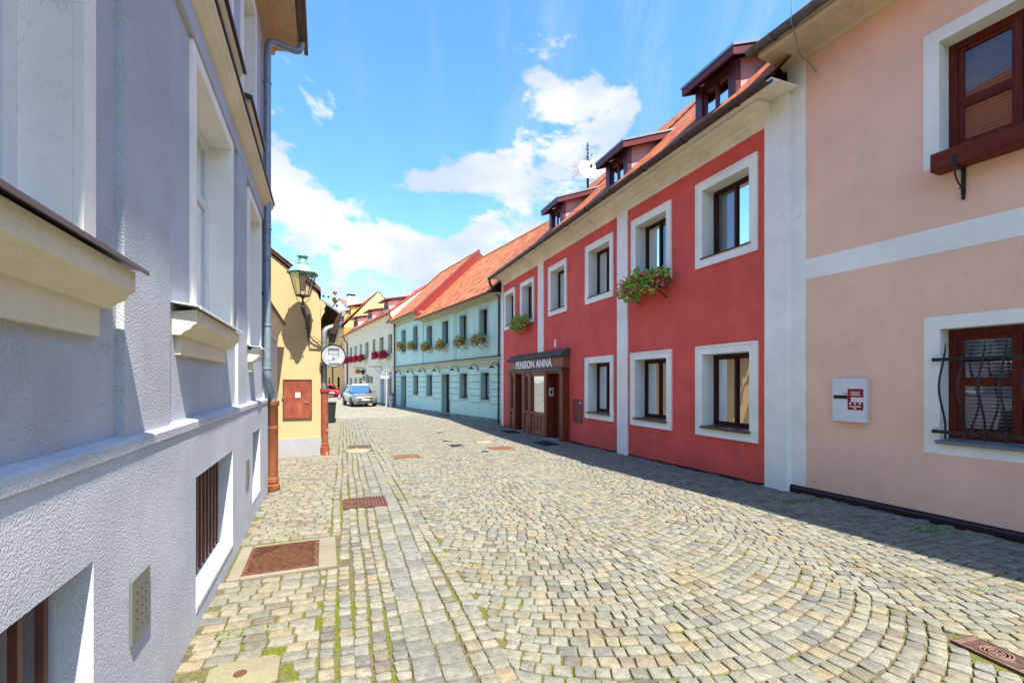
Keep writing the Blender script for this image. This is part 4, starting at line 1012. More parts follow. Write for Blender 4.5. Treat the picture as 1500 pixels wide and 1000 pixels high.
MB().box(P.x(508) - .0 if P.x(508) > XC else XC + .1, (P.x(508) if P.x(508) > XC else XC + .1) + .9, .0, .06, 3.4, 5.2).build('red_shutter', red_metal, ochre)
OR = (.44, .115, .038)
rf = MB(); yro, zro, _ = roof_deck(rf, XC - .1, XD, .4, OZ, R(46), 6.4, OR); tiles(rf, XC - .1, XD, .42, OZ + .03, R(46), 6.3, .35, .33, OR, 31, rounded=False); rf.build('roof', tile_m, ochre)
gf = MB(); gf.poly([(XC, .0, 5), (XC, -8.4, 5), (XC, -8.4, OZ), (XC, yro, zro - .05), (XC, .0, OZ)]); gf.build('gable', plaster('yellow_gable', (.80, .58, .22), 90, .2, .004), ochre)
g = MB(); gutter(g, XC, XD, .48, OZ, .09); X = XC + 8.5; g.tube([(X, .48, OZ), (X, .12, OZ - .8), (X, .1, -.3)], .08, 6); g.build('gutter', red_down, ochre)
for X in (XC + 2.2, XC + 7.5):
    o = -1.2; zf = OZ + (.4 - o) * math.tan(R(46)) - .4; zt = zf + 1.5
    d = MB().box(X, X + 1.5, o - 2, o, zf, zt).build('dormer', ochre_pl, ochre); MB().prism([(o + .3, zt), (o + .3, zt + .12), (o - 2.6, zt + .75), (o - 2.6, zt + .6)], X - .25, X + 1.75).build('dormer_roof', red_metal, d); MB().box(X + .45, X + 1.05, o, o + .03, zf + .6, zt - .15).build('dormer_window', brown_fr, d)
xc = P.x(514, -3.6); zc0 = P.z(514, 434, -3.6)
ch = MB().box(xc - .45, xc + .45, -4.1, -3.1, zc0 - 3.5, zc0); cho = ch.build('chimney', white_pl, ochre); MB().box(xc - .55, xc + .6, -4.2, -3.0, zc0 + .1, zc0 + .28).build('chimney_cap', iron, cho)

# pale house far beyond the low yellow one
fw_o = Vector((-28.5, 76)); P_FAR = Plane(fw_o, (-1, .15))
far = P_FAR.thing('pale_far_house', 'pale white far house gable with small round vents seen past the yellow eaves', 'house')
zt = HC + (HZ - 437) / F_PX * 76; m = MB(); m.poly([(-5.5, 0, -1), (7, 0, -1), (7, 0, zt - 7), (.2, 0, zt), (-5.5, 0, zt - 6)]); m.poly([(-5.5, -8, -1), (7, -8, -1), (7, -8, zt - 7), (.2, -8, zt), (-5.5, -8, zt - 6)]); m.poly([(-5.5, 0, -1), (-5.5, -8, -1), (-5.5, -8, zt - 6), (-5.5, 0, zt - 6)]); m.poly([(7, 0, -1), (7, -8, -1), (7, -8, zt - 7), (7, 0, zt - 7)]); m.build('wall', palew_pl, far)
m = MB(); m.add([(.2, .2, zt + .1), (.2, -8.2, zt + .1), (7.3, -8.2, zt - 7.2), (7.3, .2, zt - 7.2)], [(0, 1, 2, 3)], (.35, .12, .06)); m.add([(.2, .2, zt + .1), (.2, -8.2, zt + .1), (-5.8, -8.2, zt - 6.2), (-5.8, .2, zt - 6.2)], [(0, 1, 2, 3)], (.40, .14, .07)); m.build('roof', tile_m, far)
m = MB()
for px, py in ((493.5, 447.5), (495, 461.5)): x_, z_ = P_FAR.at(px, py, .05); m.lathe([(.0, .05), (.22, .05), (.22, 0)], (x_, .0, z_), 10, 'y')
m.build('vent', iron, far)

# ================================================================== LAVENDER HOUSE (left)
P = P_LEFT
lav = P.thing('lavender_house', 'pale lavender stuccoed house with beige sills and barred cellar openings along the left edge', 'house')
XL = 14.0                     # towards and past the viewer
U = -.06                      # face of the upper wall
cell = [(P.x(341), P.x(287), .15, 1.045), (P.x(137), P.x(137) + 1.2, .15, 1.02), (P.x(381), P.x(370), .23, 1.07)]
cell.append((cell[1][1] + 1.4, cell[1][1] + 2.6, .15, 1.02))
w = MB(); wall(w, 0, XL, -.4, 1.39, cell); pass
w.poly([(0, 0, -.4), (0, U - .4, -.4), (0, U - .4, 1.39), (0, 0, 1.39)]); w.build('plinth', lav_rough, lav)
led = MB(); led.prism([(-.10, 1.38), (.0, 1.38), (.007, 1.385), (.008, 1.43), (.0, 1.44), (-.10, 1.46)], .0, XL); led.build('plinth_ledge', lav_rough, lav)


def lav_win(x0, x1): return (x0, x1, 2.22, 4.02)


xa1, xb1 = P.x(336, U), P.x(283, U)
w2 = (xa1, xb1, 2.195, 4.00)
W1 = (P.x(112, U), P.x(112, U) + 1.42, 2.205, 4.02)
W3 = (P.x(379.5, U), P.x(363.5, U), 2.15, 3.98)
W0 = (W1[1] + 1.25, W1[1] + 2.65, 2.235, 4.02)
low = [W3, w2, W1, W0]
hi = [(P.x(372, U), P.x(354, U), 4.95, 6.6), (w2[0], w2[1], 4.95, 6.6), (W1[0], W1[1], 4.95, 6.6), (W0[0], W0[1], 4.95, 6.6)]
w = MB(); wall(w, 0, XL, 1.40, 7.25, low + hi, y=U); shell(w, 0, XL, -9, -.4, 7.25, U); w.build('wall', lav_pl, lav)
MB().poly([(0, -1.4, -.4), (XL, -1.4, -.4), (XL, -1.4, 7), (0, -1.4, 7)]).build('inner_wall', dark_room, lav)
pl = MB()
for a, b in ((P.x(240, U), P.x(170, U)), (P.x(357, U), P.x(344, U)), (0.0, .18), (W1[1] + .32, W1[1] + .93)):
    MB().box(a, b, U - .01, U + .03, 1.435, 4.115).build('pilaster', lav_pl, lav)
pl.box(.0, XL, U - .01, U + .034, 4.12, 4.29); pl.build('frieze_band', lav_pl, lav)
SM = [zinc, white_fr, simple('brown_sill_sheet', (.13, .10, .10), .4, .3)]
for i, h in enumerate(low):
    wi = window(lav, *h, depth=.17, y=U, fr=white_fr, fw=.07, transom=h[2] + 1.18, sur=True, sur_w=.10, sur_t=.022, sur_mat=white_pl, lite=False, curt='full', seed=100 + i, sur_bottom=False)
    a, b = h[0] - .14, h[1] + .14
    if i == 0: a, b = P.x(388, .09), P.x(362, U)
    if i == 1: a, b = P.x(357, .10), P.x(294, .10)
    if i == 2: a, b = P.x(218, .10), P.x(218, .10) + 1.75
    zt = h[2] - .012
    MB().prism([(U - .12, zt + .03), (.102, zt - .012), (.102, zt - .03), (.096, zt - .03), (.094, zt - .016), (U - .12, zt + .02)], a, b).build('sill_sheet', [white_fr, white_fr, SM[2], SM[2]][i], wi)
    m = MB(); a2, b2 = a + .05, b - .05
    m.prism([(U - .01, zt - .05), (.068, zt - .03), (.068, zt - .115), (.05, zt - .125), (.035, zt - .15), (-.0, zt - .17), (-.015, zt - .19), (U - .01, zt - .19)], a2, b2)
    m.box(a2 + .06, b2 - .06, U - .01, U + .030, zt - .31, zt - .19); m.build('sill_moulding', cream_pl, wi)
for i, h in enumerate(hi):
    wi = window(lav, *h, depth=.17, y=U, fr=white_fr, fw=.07, transom=h[2] + 1.1, sur=True, sur_w=.10, sur_t=.022, sur_mat=white_pl, lite=False, curt='full', seed=120 + i, sur_bottom=False)
    MB().prism([(U - .1, 4.945), (.07, 4.90), (.07, 4.87), (U - .1, 4.91)], h[0] - .16, h[1] + .16).build('sill_sheet', brown_metal, wi)
    m = MB(); m.prism([(U - .01, 4.90), (.04, 4.88), (.04, 4.82), (.0, 4.78), (U + .02, 4.70), (U - .01, 4.70)], h[0] - .1, h[1] + .1); m.build('sill_moulding', cream_pl, wi)
c = MB(); c.prism([(U - .01, 4.285), (U + .025, 4.285), (U + .03, 4.32), (U + .07, 4.33), (U + .075, 4.36), (U + .10, 4.37), (U + .105, 4.40), (U + .13, 4.42), (U + .135, 4.46), (U - .01, 4.50)], -.02, XL); c.build('storey_cornice', cream_pl, lav)
c = MB(); c.prism([(U - .01, 4.505), (U + .15, 4.468), (U + .155, 4.482), (U - .01, 4.525)], -.03, XL); c.build('cornice_cap', brown_metal, lav)
# barred cellar openings
for i, h in enumerate(cell):
    s = MB(); dd = .13; x0, x1, z0, z1 = h
    reveal(s, x0, x1, z0, z1, .0, -dd - .03); s.prism([(-dd, z0 + .05), (.004, z0 + .004), (.004, z0 - .03), (-dd, z0 - .03)], x0 + .002, x1 - .002)
    f = s.build('cellar_opening', lav_smooth, lav)
    b = MB(); n = 11 if i in (0, 2) else 8
    if i == 2: n = 5
    for k in range(n):
        X = x0 + (x1 - x0) * (k + .5) / n
        if i == 1 or i == 3: b.box(X - .014, X + .014, -dd + .0, -dd + .025, z0, z1)
        else: b.box(X - .016, X + .016, -dd, -dd + .02, z0 + .03, z1 - .002)
    if i in (0, 2): b.box(x0, x1, -dd - .02, -dd - .004, z0 + .04, z1)
    else:
        b.box(x0, x1, -dd - .015, -dd - .003, z1 - .06, z1 - .04)
    b.build('bar_grille', lav_grill, f)
    MB().box(x0, x1, -dd - .2, -dd - .03, z0, z1).build('cellar_shade', simple('cellar_board', (.22, .20, .22), .9) if i in (1, 3) else dark_room, f)
for (pa, ya, pb_, yb_) in ((189, 853, 216, 912), (359.8, 675, 364, 707)):
    x0, z1 = P.at(pa, ya); x1, _ = P.at(pb_, 0); z0 = P.z(pb_, yb_)
    if x0 > x1: x0, x1 = x1, x0
    v = MB(); v.box(x0, x1, .001, .012, z0, z1); vo = v.build('vent_plate', simple('vent_grey', (.20, .21, .185), .45, .4, var=.08, bmp=.02), lav, bevel=.003)
    q = MB()
    for a in range(5):
        for bb in range(3): q.lathe([(.0045, 0), (.0045, .002), (0, .0025)], (x0 + (x1 - x0) * (.25 + .25 * bb), .0121, z0 + (z1 - z0) * (.2 + .14 * a)), 8, 'y')
    q.build('vent_holes', dark_room, vo)
# eaves
so = MB(); so.prism([(U - .01, 7.02), (U + .12, 7.02), (U + .14, 7.10), (.42, 7.16), (.42, 7.24), (U - .01, 7.26)], -.30, XL); so.build('eaves_soffit', plaster('soffit_boards', (.55, .36, .22), 40, .15, .003, .15), lav)
gt = MB(); gutter(gt, -.1, XL, .475, 7.21, .07); gt.box(-.34, XL, .50, .56, 7.17, 7.36); gt.build('gutter', brown_metal, lav)
rf = MB(); yrl, zrl, _ = roof_deck(rf, -.34, XL, .55, 7.30, R(38), 6.0); rf.build('roof', tile_m, lav)
for X in (0, XL): gf = MB(); gable_fill(gf, X, 0, -9, 7.2, yrl, zrl - .1); gf.build('gable', lav_pl, lav)
X = P.x(389.8, .0)
d = MB(); d.tube(soft_path([(-.02, .475, 7.16), (-.02, .44, 6.98), (X, .02, 6.86), (X, .015, 6.4), (X, .015, 1.75), (P.x(398, .05), .06, 1.48), (P.x(398, .05), .06, 1.36)], 5, .14), .052, 12)
for z in (6.2, 4.0, 2.55, 1.9): d.lathe([(.052, -.015), (.062, -.01), (.062, .01), (.052, .015)], (X, .015, z), 12)
d.build('downpipe', zinc_blue, lav, True)
X = P.x(398.3, .05)
d = MB(); d.lathe([(.0, 1.40), (.095, 1.40), (.095, 1.33), (.078, 1.31), (.078, .20), (.092, .19), (.095, .13), (.082, .115), (.082, .10), (.105, .09), (.105, .02), (.095, .0), (.095, -.05)], (X, .06, 0), 16); d.tube([(X, .06, .98), (X + .0, -.1, .98)], .012, 5); d.lathe([(.078, .96), (.084, .965), (.084, 1.0), (.078, 1.005)], (X, .06, 0), 16); d.build('standpipe', rust_pipe, lav, True)

# ================================================================== LOW ANNEX behind it
anx = P_ANX.thing('low_annex', 'low pale annex wall with beige coping squeezed between lavender and yellow houses', 'annex')
X0 = -(YC - P_ANX.o).dot(Vector((-P_ANX.a.x, -P_ANX.a.y))) + .05
P = P_ANX
wn = (P.x(399.6), P.x(396.5), .9, 2.0)
w = MB(); wall(w, X0, .3, -.4, 2.95, [wn]); shell(w, X0, .3, -2.5, -.4, 2.95); w.poly([(X0, 0, 2.95), (.3, 0, 2.95), (.3, -2.5, 2.95), (X0, -2.5, 2.95)]); w.build('wall', plaster('annex_render', (.55, .54, .56), 100, .3, .005), anx)
c = MB(); c.prism([(-.01, 2.62), (.03, 2.62), (.05, 2.78), (.14, 2.92), (.16, 3.02), (-.01, 3.12)], X0 + .25, .3); c.build('coping', cream_pl, anx)
c = MB(); c.prism([(-2.5, 3.13), (.21, 3.025), (.21, 3.045), (-2.5, 3.16)], X0 + .22, .3); c.build('coping_cap', brown_metal, anx)
window(anx, *wn, depth=.15, fr=brown_fr, curt=None)

# ================================================================== LOW YELLOW HOUSE
P = P_YEL
yel = P.thing('yellow_house', 'low sunlit yellow house with bare gable wall and pale grey base', 'house')
pit = math.tan(R(38.0))
ze = P.z(468, 426)
yp = MB(); Xr = 6.2; zr = ze + Xr * pit
yp.poly([(0, 0, -.5), (0, 0, 3.55), (.03, 0, 3.72), (.10, 0, ze), (Xr, 0, zr), (2 * Xr - .1, 0, ze), (2 * Xr, 0, -.5)])
yp.poly([(0, 0, -.5), (0, -9, -.5), (0, -9, 3.75), (0, 0, 3.75)]); yp.poly([(2 * Xr, 0, -.5), (2 * Xr, -9, -.5), (2 * Xr, -9, 3.7), (2 * Xr, 0, 3.7)]); yp.poly([(0, -9, -.5), (2 * Xr, -9, -.5), (2 * Xr, -9, ze), (Xr, -9, zr), (0, -9, ze)])
yp.build('wall', yel_pl, yel)
zb_ = P.z(440, 641.5); MB().box(-.015, 2.4, -.02, .018, -.5, zb_).build('grey_base', grey_base, yel)
sc_ = MB(); prof = [(.0, 3.70), (-.06, 3.66), (-.11, 3.60), (-.10, 3.55), (-.07, 3.50), (-.09, 3.44), (-.06, 3.38), (-.02, 3.30), (.0, 3.22), (.02, 3.2), (.02, 3.72)]
n = len(prof); sc_.add([(x, .0, z) for x, z in prof] + [(x, -.20, z) for x, z in prof], [tuple(range(n)), tuple(range(n, 2 * n))] + [(i, (i + 1) % n, n + (i + 1) % n, n + i) for i in range(n)]); sc_.build('eaves_scroll', yel_pl, yel)
rf = MB()
for sgn, xe in ((1, .0), (-1, 2 * Xr)):
    a = (xe, ze - .02)
    rf.add([(a[0], .06, a[1]), (a[0], -9.2, a[1]), (Xr, -9.2, zr + .05), (Xr, .06, zr + .05), (a[0], .06, a[1] + .10), (a[0], -9.2, a[1] + .10), (Xr, -9.2, zr + .15), (Xr, .06, zr + .15)], [(0, 1, 2, 3), (4, 5, 6, 7), (0, 1, 5, 4), (1, 2, 6, 5), (2, 3, 7, 6), (3, 0, 4, 7)], (.20, .09, .06))
r_ = random.Random(3)
for k in range(34):       # tile edge along the verge
    s = .12 + k * .2; z = ze + s * pit; c_ = clay(r_, (.16, .08, .06)); rf.add([(s, .085, z + .06), (s + .21, .085, z + .06 + .21 * pit), (s + .21, -.3, z + .06 + .21 * pit), (s, -.3, z + .06), (s - .015, .085, z + .085), (s + .2, .085, z + .07 + .2 * pit), (s + .2, -.3, z + .07 + .2 * pit), (s - .015, -.3, z + .085)], [(0, 1, 2, 3), (4, 5, 6, 7), (0, 1, 5, 4), (1, 2, 6, 5), (2, 3, 7, 6), (3, 0, 4, 7)], c_)
rf.build('roof', tile_m, yel)
g = MB(); ge = ze - .42 * pit - .18; g.add([(.02, -.10, ge + .36), (-.42, -.10, ge + .06), (-.42, -9, ge + .06), (.02, -9, ge + .36), (.02, -.10, ge + .30), (-.42, -.10, ge - .0), (-.42, -9, ge - .0), (.02, -9, ge + .30)], [(0, 1, 2, 3), (4, 5, 6, 7), (0, 1, 5, 4), (1, 2, 6, 5), (2, 3, 7, 6), (3, 0, 4, 7)]); g.build('eaves_slab', simple('eaves_grey_sheet', (.24, .24, .23), .5, .4), yel)
g = MB(); g.add([(-.40, -.12, ge - .02), (-.50, -.12, ge + .03), (-.50, -9, ge + .03), (-.40, -9, ge - .02), (-.20, -.12, ge - .50), (-.34, -.12, ge - .52), (-.34, -9, ge - .52), (-.20, -9, ge - .50)], [(0, 1, 2, 3), (4, 5, 6, 7), (0, 1, 5, 4), (1, 2, 6, 5), (2, 3, 7, 6), (3, 0, 4, 7)])
g.build('eaves_board', wood('dark_eaves_board', (.07, .035, .025), (.03, .018, .014), .6, 'y'), yel)
g = MB(); g.tube([(-.50, -.16, ge + .02), (-.50, -9, ge + .02)], .085, 8); g.build('gutter', simple('pale_zinc', (.42, .42, .40), .4, .6), yel)
xq = P.x(474.5, -.12); d = MB(); d.tube(soft_path([(-.48, -.3, ge - .02), (-.46, -.28, ge - .28), (xq, -.14, ge - .42), (xq, -.12, ge - .8), (xq, -.12, 1.5)], 5, .14), .072, 10); d.build('downpipe', zinc, yel, True)
xq2 = P.x(475.3, -.02)
d = MB(); d.lathe([(0, 1.53), (.11, 1.53), (.11, 1.45), (.088, 1.43), (.088, .18), (.10, .17), (.10, .10), (.115, .09), (.115, -.2)], (xq2, -.04, 0), 14); d.build('standpipe', simple('flaking_red_pipe', (.27, .07, .035), .6, .1, var=.25, nscale=6, wear=(.62, .52, .44), wear_amt=.9, wear_at=(.60, .63)), yel, True)
xa, z1 = P.at(414.5, 555.5); xb, z0 = P.at(457, 612.5)
cb = P.thing('rusty_cabinet_door', 'rusty red-oxide meter cabinet with small white sticker on the yellow gable', 'cabinet', (xa + xb) / 2, 0, (z0 + z1) / 2)
hw, hh = abs(xa - xb) / 2, (z1 - z0) / 2
MB().box(-hw + .02, hw - .02, .004, .022, -hh + .02, hh - .02).build('door_leaf', rust_box, cb)
f = MB(); f.box(-hw, -hw + .02, 0, .034, -hh, hh); f.box(hw - .02, hw, 0, .034, -hh, hh); f.box(-hw + .02, hw - .02, 0, .034, hh - .02, hh); f.box(-hw + .02, hw - .02, 0, .034, -hh, -hh + .02); f.build('frame', rust, cb)
st = MB(); st.box(-.06, .05, .0222, .024, .04, .16); st.build('sticker', white_fr, cb)
st = MB(); st.bar((-.24, .023, -.10), (-.13, .023, -.05), .035, .003); st.build('torn_sticker', white_fr, cb)
st = MB(); st.box(hw - .03, hw + .02, .02, .04, .02, .07); st.build('latch', zinc, cb)

# ---- street lantern on its wall bracket
lx, lz = P.at(443.5, 401, .62)
lt = P.thing('street_lantern', 'antique green-domed street lantern on an iron bracket from the yellow gable', 'street lamp', lx, .62, lz)
sc_ = P.z(443, 400, .62) - P.z(443, 401, .62)
m = MB(); m.lathe([(.31, -.02), (.325, .01), (.31, .035), (.27, .10), (.20, .16), (.13, .20), (.12, .22), (.13, .23), (.105, .25), (.085, .36), (.115, .38), (.12, .40), (.06, .42), (.03, .46), (.012, .50), (0, .52)], (0, 0, 0), 24); m.build('dome', verdigris, lt, True)
m = MB()
for k in range(6):
    a = 2 * math.pi * k / 6 + .3; a2 = a + math.pi / 3
    t0 = Vector((.29 * math.cos(a), .29 * math.sin(a), -.01)); b0 = Vector((.155 * math.cos(a), .155 * math.sin(a), -.50)); t1 = Vector((.29 * math.cos(a2), .29 * math.sin(a2), -.01)); b1 = Vector((.155 * math.cos(a2), .155 * math.sin(a2), -.50))
    m.tube([t0, b0], .011, 6); m.tube([b0, b1], .013, 6); m.tube([t0, t1], .013, 6)
    m.lathe([(0, .03), (.022, .01), (.012, -.02), (0, -.04)], (.325 * math.cos(a), .325 * math.sin(a), 0), 6)
m.lathe([(0, -.49), (.15, -.49), (.15, -.52), (.05, -.54), (.02, -.58), (.02, -.70), (.0, -.70)], (0, 0, 0), 12)
for k in range(3):
    a = 2 * math.pi * k / 3 + .6; m.tube([(.14 * math.cos(a), .14 * math.sin(a), -.52), (.17 * math.cos(a), .17 * math.sin(a), -.57), (.10 * math.cos(a), .10 * math.sin(a), -.64), (.03 * math.cos(a), .03 * math.sin(a), -.72)], .008, 5)
m.build('cage', lamp_iron, lt, True)
m = MB()
for k in range(6):
    a = 2 * math.pi * k / 6 + .3; a2 = a + math.pi / 3
    m.poly([(.285 * math.cos(a), .285 * math.sin(a), -.015), (.285 * math.cos(a2), .285 * math.sin(a2), -.015), (.152 * math.cos(a2), .152 * math.sin(a2), -.49), (.152 * math.cos(a), .152 * math.sin(a), -.49)])
m.build('lamp_pane', glass_lamp, lt)
m = MB(); m.lathe([(.0, -.02), (.085, -.03), (.095, -.08), (.08, -.10), (.055, -.13), (.05, -.38), (.0, -.40)], (0, 0, 0), 14); m.build('burner', simple('lamp_mantle', (.62, .58, .45), .5), lt, True)
m = MB(); bx = P.x(452.5) - lx
m.tube([(0, 0, -.70), (0, 0, -.80), (bx * .25, -.10, -.92), (bx * .5, -.26, -1.0), (bx * .8, -.45, -1.08), (bx, -.585, -1.12)], [.03, .045, .04, .03, .035, .04], 8)
m.tube([(bx, -.58, -.85), (bx, -.575, -1.0), (bx, -.58, -1.25), (bx, -.585, -1.55)], [.018, .04, .035, .014], 8)
m.tube([(bx * .4, -.2, -.98), (bx * .6, -.35, -1.2), (bx, -.57, -1.42)], .016, 6); m.lathe([(0, .05), (.05, .03), (.06, -.02), (.03, -.06), (0, -.07)], (0, 0, -.76), 8)
m.build('bracket', lamp_iron, lt, True)

# ---- round hanging sign
o_ = .16
sx, sz = P.at(488.5, 521, o_); hs = P.thing('round_hanging_sign', 'round white hanging sign with black rim on an iron arm from the yellow corner', 'hanging sign', sx, o_, sz)
cx_, cz_ = P.x(453.5, .02) - sx, P.z(453, 500, o_) - sz
m = MB(); yb = -o_ + .015
m.box(cx_ - .012, cx_ + .012, yb - .01, yb + .012, cz_ - .18, cz_ + .18)
m.bar((cx_, yb, cz_ + .02), (-.04, .0, cz_ - .03), .02, .02); m.bar((cx_, yb, cz_ - .16), (cx_ * .45, yb + .06, cz_ - .02), .014, .014); m.bar((cx_, yb, cz_ + .17), (cx_ * .45, yb + .06, cz_ + .0), .014, .014)
m.bar((cx_, yb, cz_ - .17), (P.x(470) - sx, yb, cz_ - .18), .014, .014)
m.tube([(0, 0, cz_ - .03), (0, 0, .27)], .008, 5); m.build('bracket', simple('bracket_iron', (.20, .15, .09), .55, .5, var=.3), hs)
m = MB(); rr_ = .285; m.lathe([(rr_ - .022, -.018), (rr_, -.018), (rr_, .018), (rr_ - .022, .018), (rr_ - .022, -.018)], (0, 0, 0), 32, 'y'); m.build('rim', iron, hs, True)
m = MB(); m.lathe([(0, -.008), (rr_ - .022, -.008), (rr_ - .022, .008), (0, .008)], (0, 0, 0), 32, 'y'); m.build('disc', simple('sign_white', (.36, .385, .42), .4, bmp=.01, var=.05), hs)
m = MB(); m.box(-.13, .12, .0085, .012, .13, .19); m.box(-.12, -.105, .0085, .0115, -.12, .13); m.box(.10, .115, .0085, .0115, -.12, .13); m.box(-.14, .11, .0085, .0118, -.225, -.185); m.box(-.10, .10, .0085, .0112, .03, .04); m.box(-.03, .03, .0085, .0113, -.10, -.05); m.build('emblem', simple('emblem_grey', (.10, .11, .12), .5, bmp=0), hs)
m = MB(); m.box(-.21, -.09, .0088, .013, -.15, -.06); m.box(.06, .17, .0088, .013, -.10, -.0); m.build('emblem_patch', simple('emblem_white', (.62, .62, .60), .5, bmp=0), hs)

# ---- round ornaments on a wire over the lane
Zo = 27.0
for i, (px, py, rpx) in enumerate(((490.5, 428, 3.7), (487, 437.5, 3.7))):
    s = Zo / F_PX; c0 = ((px - 750) * s, Zo + i * .3, HC + (HZ - py) * s); r = rpx * s
    t = thing('balloon_ornament', ['upper round terracotta balloon ornament on a wire over the lane', 'lower drop-shaped terracotta balloon ornament on a wire over the lane'][i], 'ornament', c0, 0, 'terracotta ornaments over the lane')
    m = MB(); m.lathe([(0, r), (r * .5, r * .86), (r * .87, r * .5), (r, 0), (r * .85, -r * .5), (r * .5, -r * (.9 if i == 0 else 1.1)), (r * .12, -r * (1.0 if i == 0 else 1.7)), (0, -r * (1.02 if i == 0 else 1.9))], (0, 0, 0), 18); m.build('globe', simple('terracotta', (.50, .17, .09), .6, var=.15), t, True)
s = Zo / F_PX
t = thing('ornament_wire', 'thin wire with small dark pendants strung from the yellow eaves over the lane', 'wire', (0, 0, 0))
p = lambda px, py, dz=0: Vector(((px - 750) * s, Zo + dz, HC + (HZ - py) * s))
m = MB(); m.tube([p(466, 432), p(474, 433.5), p(481, 434.5), p(490.5, 432.5)], .01, 4); m.tube([p(490.5, 421), p(487, 444, .3)], .01, 4); m.tube([p(455, 429), p(466, 432)], .01, 4); m.build('strand', iron, t)
for px, py in ((474, 433.5), (481, 434.5)): m = MB(); c0 = p(px, py); m.lathe([(0, .09), (.09, .0), (0, -.10)], c0, 6); m.build('pendant', iron, t)

# ================================================================== STREET
SA = math.radians(20.2); dT = Vector((-math.sin(SA), math.cos(SA))); dN = Vector((math.cos(SA), math.sin(SA)))
rs = np.random.RandomState(11)
nL, oL = P_LEFT.n, P_LEFT.o


def wxy(n, t): return dN.x * n + dT.x * t, dN.y * n + dT.y * t


def gpt(px, py, drop=None):          # point on the ground along a sight line of the survey
    z = 0.0
    for _ in range(6): Z = (HC - z) * F_PX / (py - HZ); z = gz(Z)
    return Vector(((px - 750) / F_PX * Z, Z))


COVERS = []       # (centre, ax, half x, half y) footprints without setts


def inside_cover(x, y, e=.0):
    for c, a, hx, hy in COVERS:
        d = Vector((x, y)) - c; u = d.dot(a); v = d.dot(Vector((-a.y, a.x)))
        if abs(u) < hx + e and abs(v) < hy + e: return True
    return False


def place(name, label, cat, corners, group=None):
    pts = [gpt(*c) for c in corners]; c = sum(pts, Vector((0, 0))) / len(pts)
    return c


dLs = Vector((dl.x, dl.y)); nLs = Vector((dl.y, -dl.x))       # along / across the left-hand street line
grates = []


def cover(px0, px1, py0, py1, ax=None):
    c = gpt((px0 + px1) / 2, (py0 + py1) / 2); a = gpt(px0, (py0 + py1) / 2); b = gpt(px1, (py0 + py1) / 2); f = gpt((px0 + px1) / 2, py0); n = gpt((px0 + px1) / 2, py1)
    return c, (b - a).length / 2, (f - n).length / 2


def grid_cover(name, label, c, a, hx, hy, mat, frame=None, group=None, bars=10, lattice=False, framew=.03, rise=.006):
    t = thing(name, label, 'grate' if bars else 'cover', (c.x, c.y, gz(c.y) + rise - .004), math.atan2(a.y, a.x), group)
    COVERS.append((c, a, hx, hy))
    f = MB(); e = framew
    for x0, x1, y0, y1 in ((-hx, -hx + e, -hy, hy), (hx - e, hx, -hy, hy), (-hx + e, hx - e, -hy, -hy + e), (-hx + e, hx - e, hy - e, hy)): f.box(x0, x1, y0, y1, -.06, .004)
    f.build('frame', mat, t)
    g = MB()
    if lattice:
        n = 17
        for i in range(-n, n):
            u = i * 2 * hx / n
            for sg in (1, -1):
                p0 = Vector((u, -hy + e)); p1 = Vector((u + sg * 2 * hy * .9, hy - e))
                pts = []
                for k in range(33):
                    q = p0.lerp(p1, k / 32)
                    if abs(q.x) < hx - e: pts.append(q)
                if len(pts) > 1: g.bar((pts[0].x, pts[0].y, .001 if sg > 0 else -.0005), (pts[-1].x, pts[-1].y, .001 if sg > 0 else -.0005), .010, .006)
        g.box(-hx + e, hx - e, -hy + e, hy - e, -.02, -.007)
    elif bars:
        for k in range(bars): X = -hx + e + (2 * hx - 2 * e) * (k + .5) / bars; g.box(X - .35 * (2 * hx - 2 * e) / bars, X + .35 * (2 * hx - 2 * e) / bars, -hy + e, hy - e, -.05, .002)
        g.box(-hx + e, hx - e, -.012, .012, -.05, .003)
    else: g.box(-hx + e, hx - e, -hy + e, hy - e, -.04, .0)
    g.build('grating', mat, t)
    if bars and not lattice: MB().box(-hx + e, hx - e, -hy + e, hy - e, -.08, -.052).build('pit', dark_room, t)
    return t


# lattice grate with its concrete frame
c = Vector((-2.225, 4.44)); grid_cover('lattice_grate', 'square rusty lattice grate in a concrete frame beside the lavender wall', c, nLs, .31, .37, rust, lattice=True)
fr_c = c + nLs * .035; COVERS.append((fr_c, nLs, .46, .45))
t = thing('concrete_frame', 'pale concrete frame set in the setts round the lattice grate', 'concrete frame', (fr_c.x, fr_c.y, gz(c.y)), math.atan2(nLs.y, nLs.x))
f = MB(); ox = -.035
for x0, x1, y0, y1 in ((-.45, ox - .312, -.43, .43), (ox + .312, .44, -.43, .43), (ox - .312, ox + .312, -.43, -.372), (ox - .312, ox + .312, .372, .43)): f.box(x0, x1, y0, y1, -.06, .003)
f.build('slab', plaster('weathered_concrete', (.21, .187, .14), 60, .7, .008, .16, dirt=(.2, .17, .10), dirt_amt=.4), t, bevel=.008)
c, hx, hy = cover(505, 565, 728, 742); grid_cover('drain_grate', 'reddish rectangular drain grate beside the flat gutter slabs', c, dN, hx, hy * .95, simple('red_brown_iron', (.13, .05, .04), .6, .3, var=.3), bars=11)
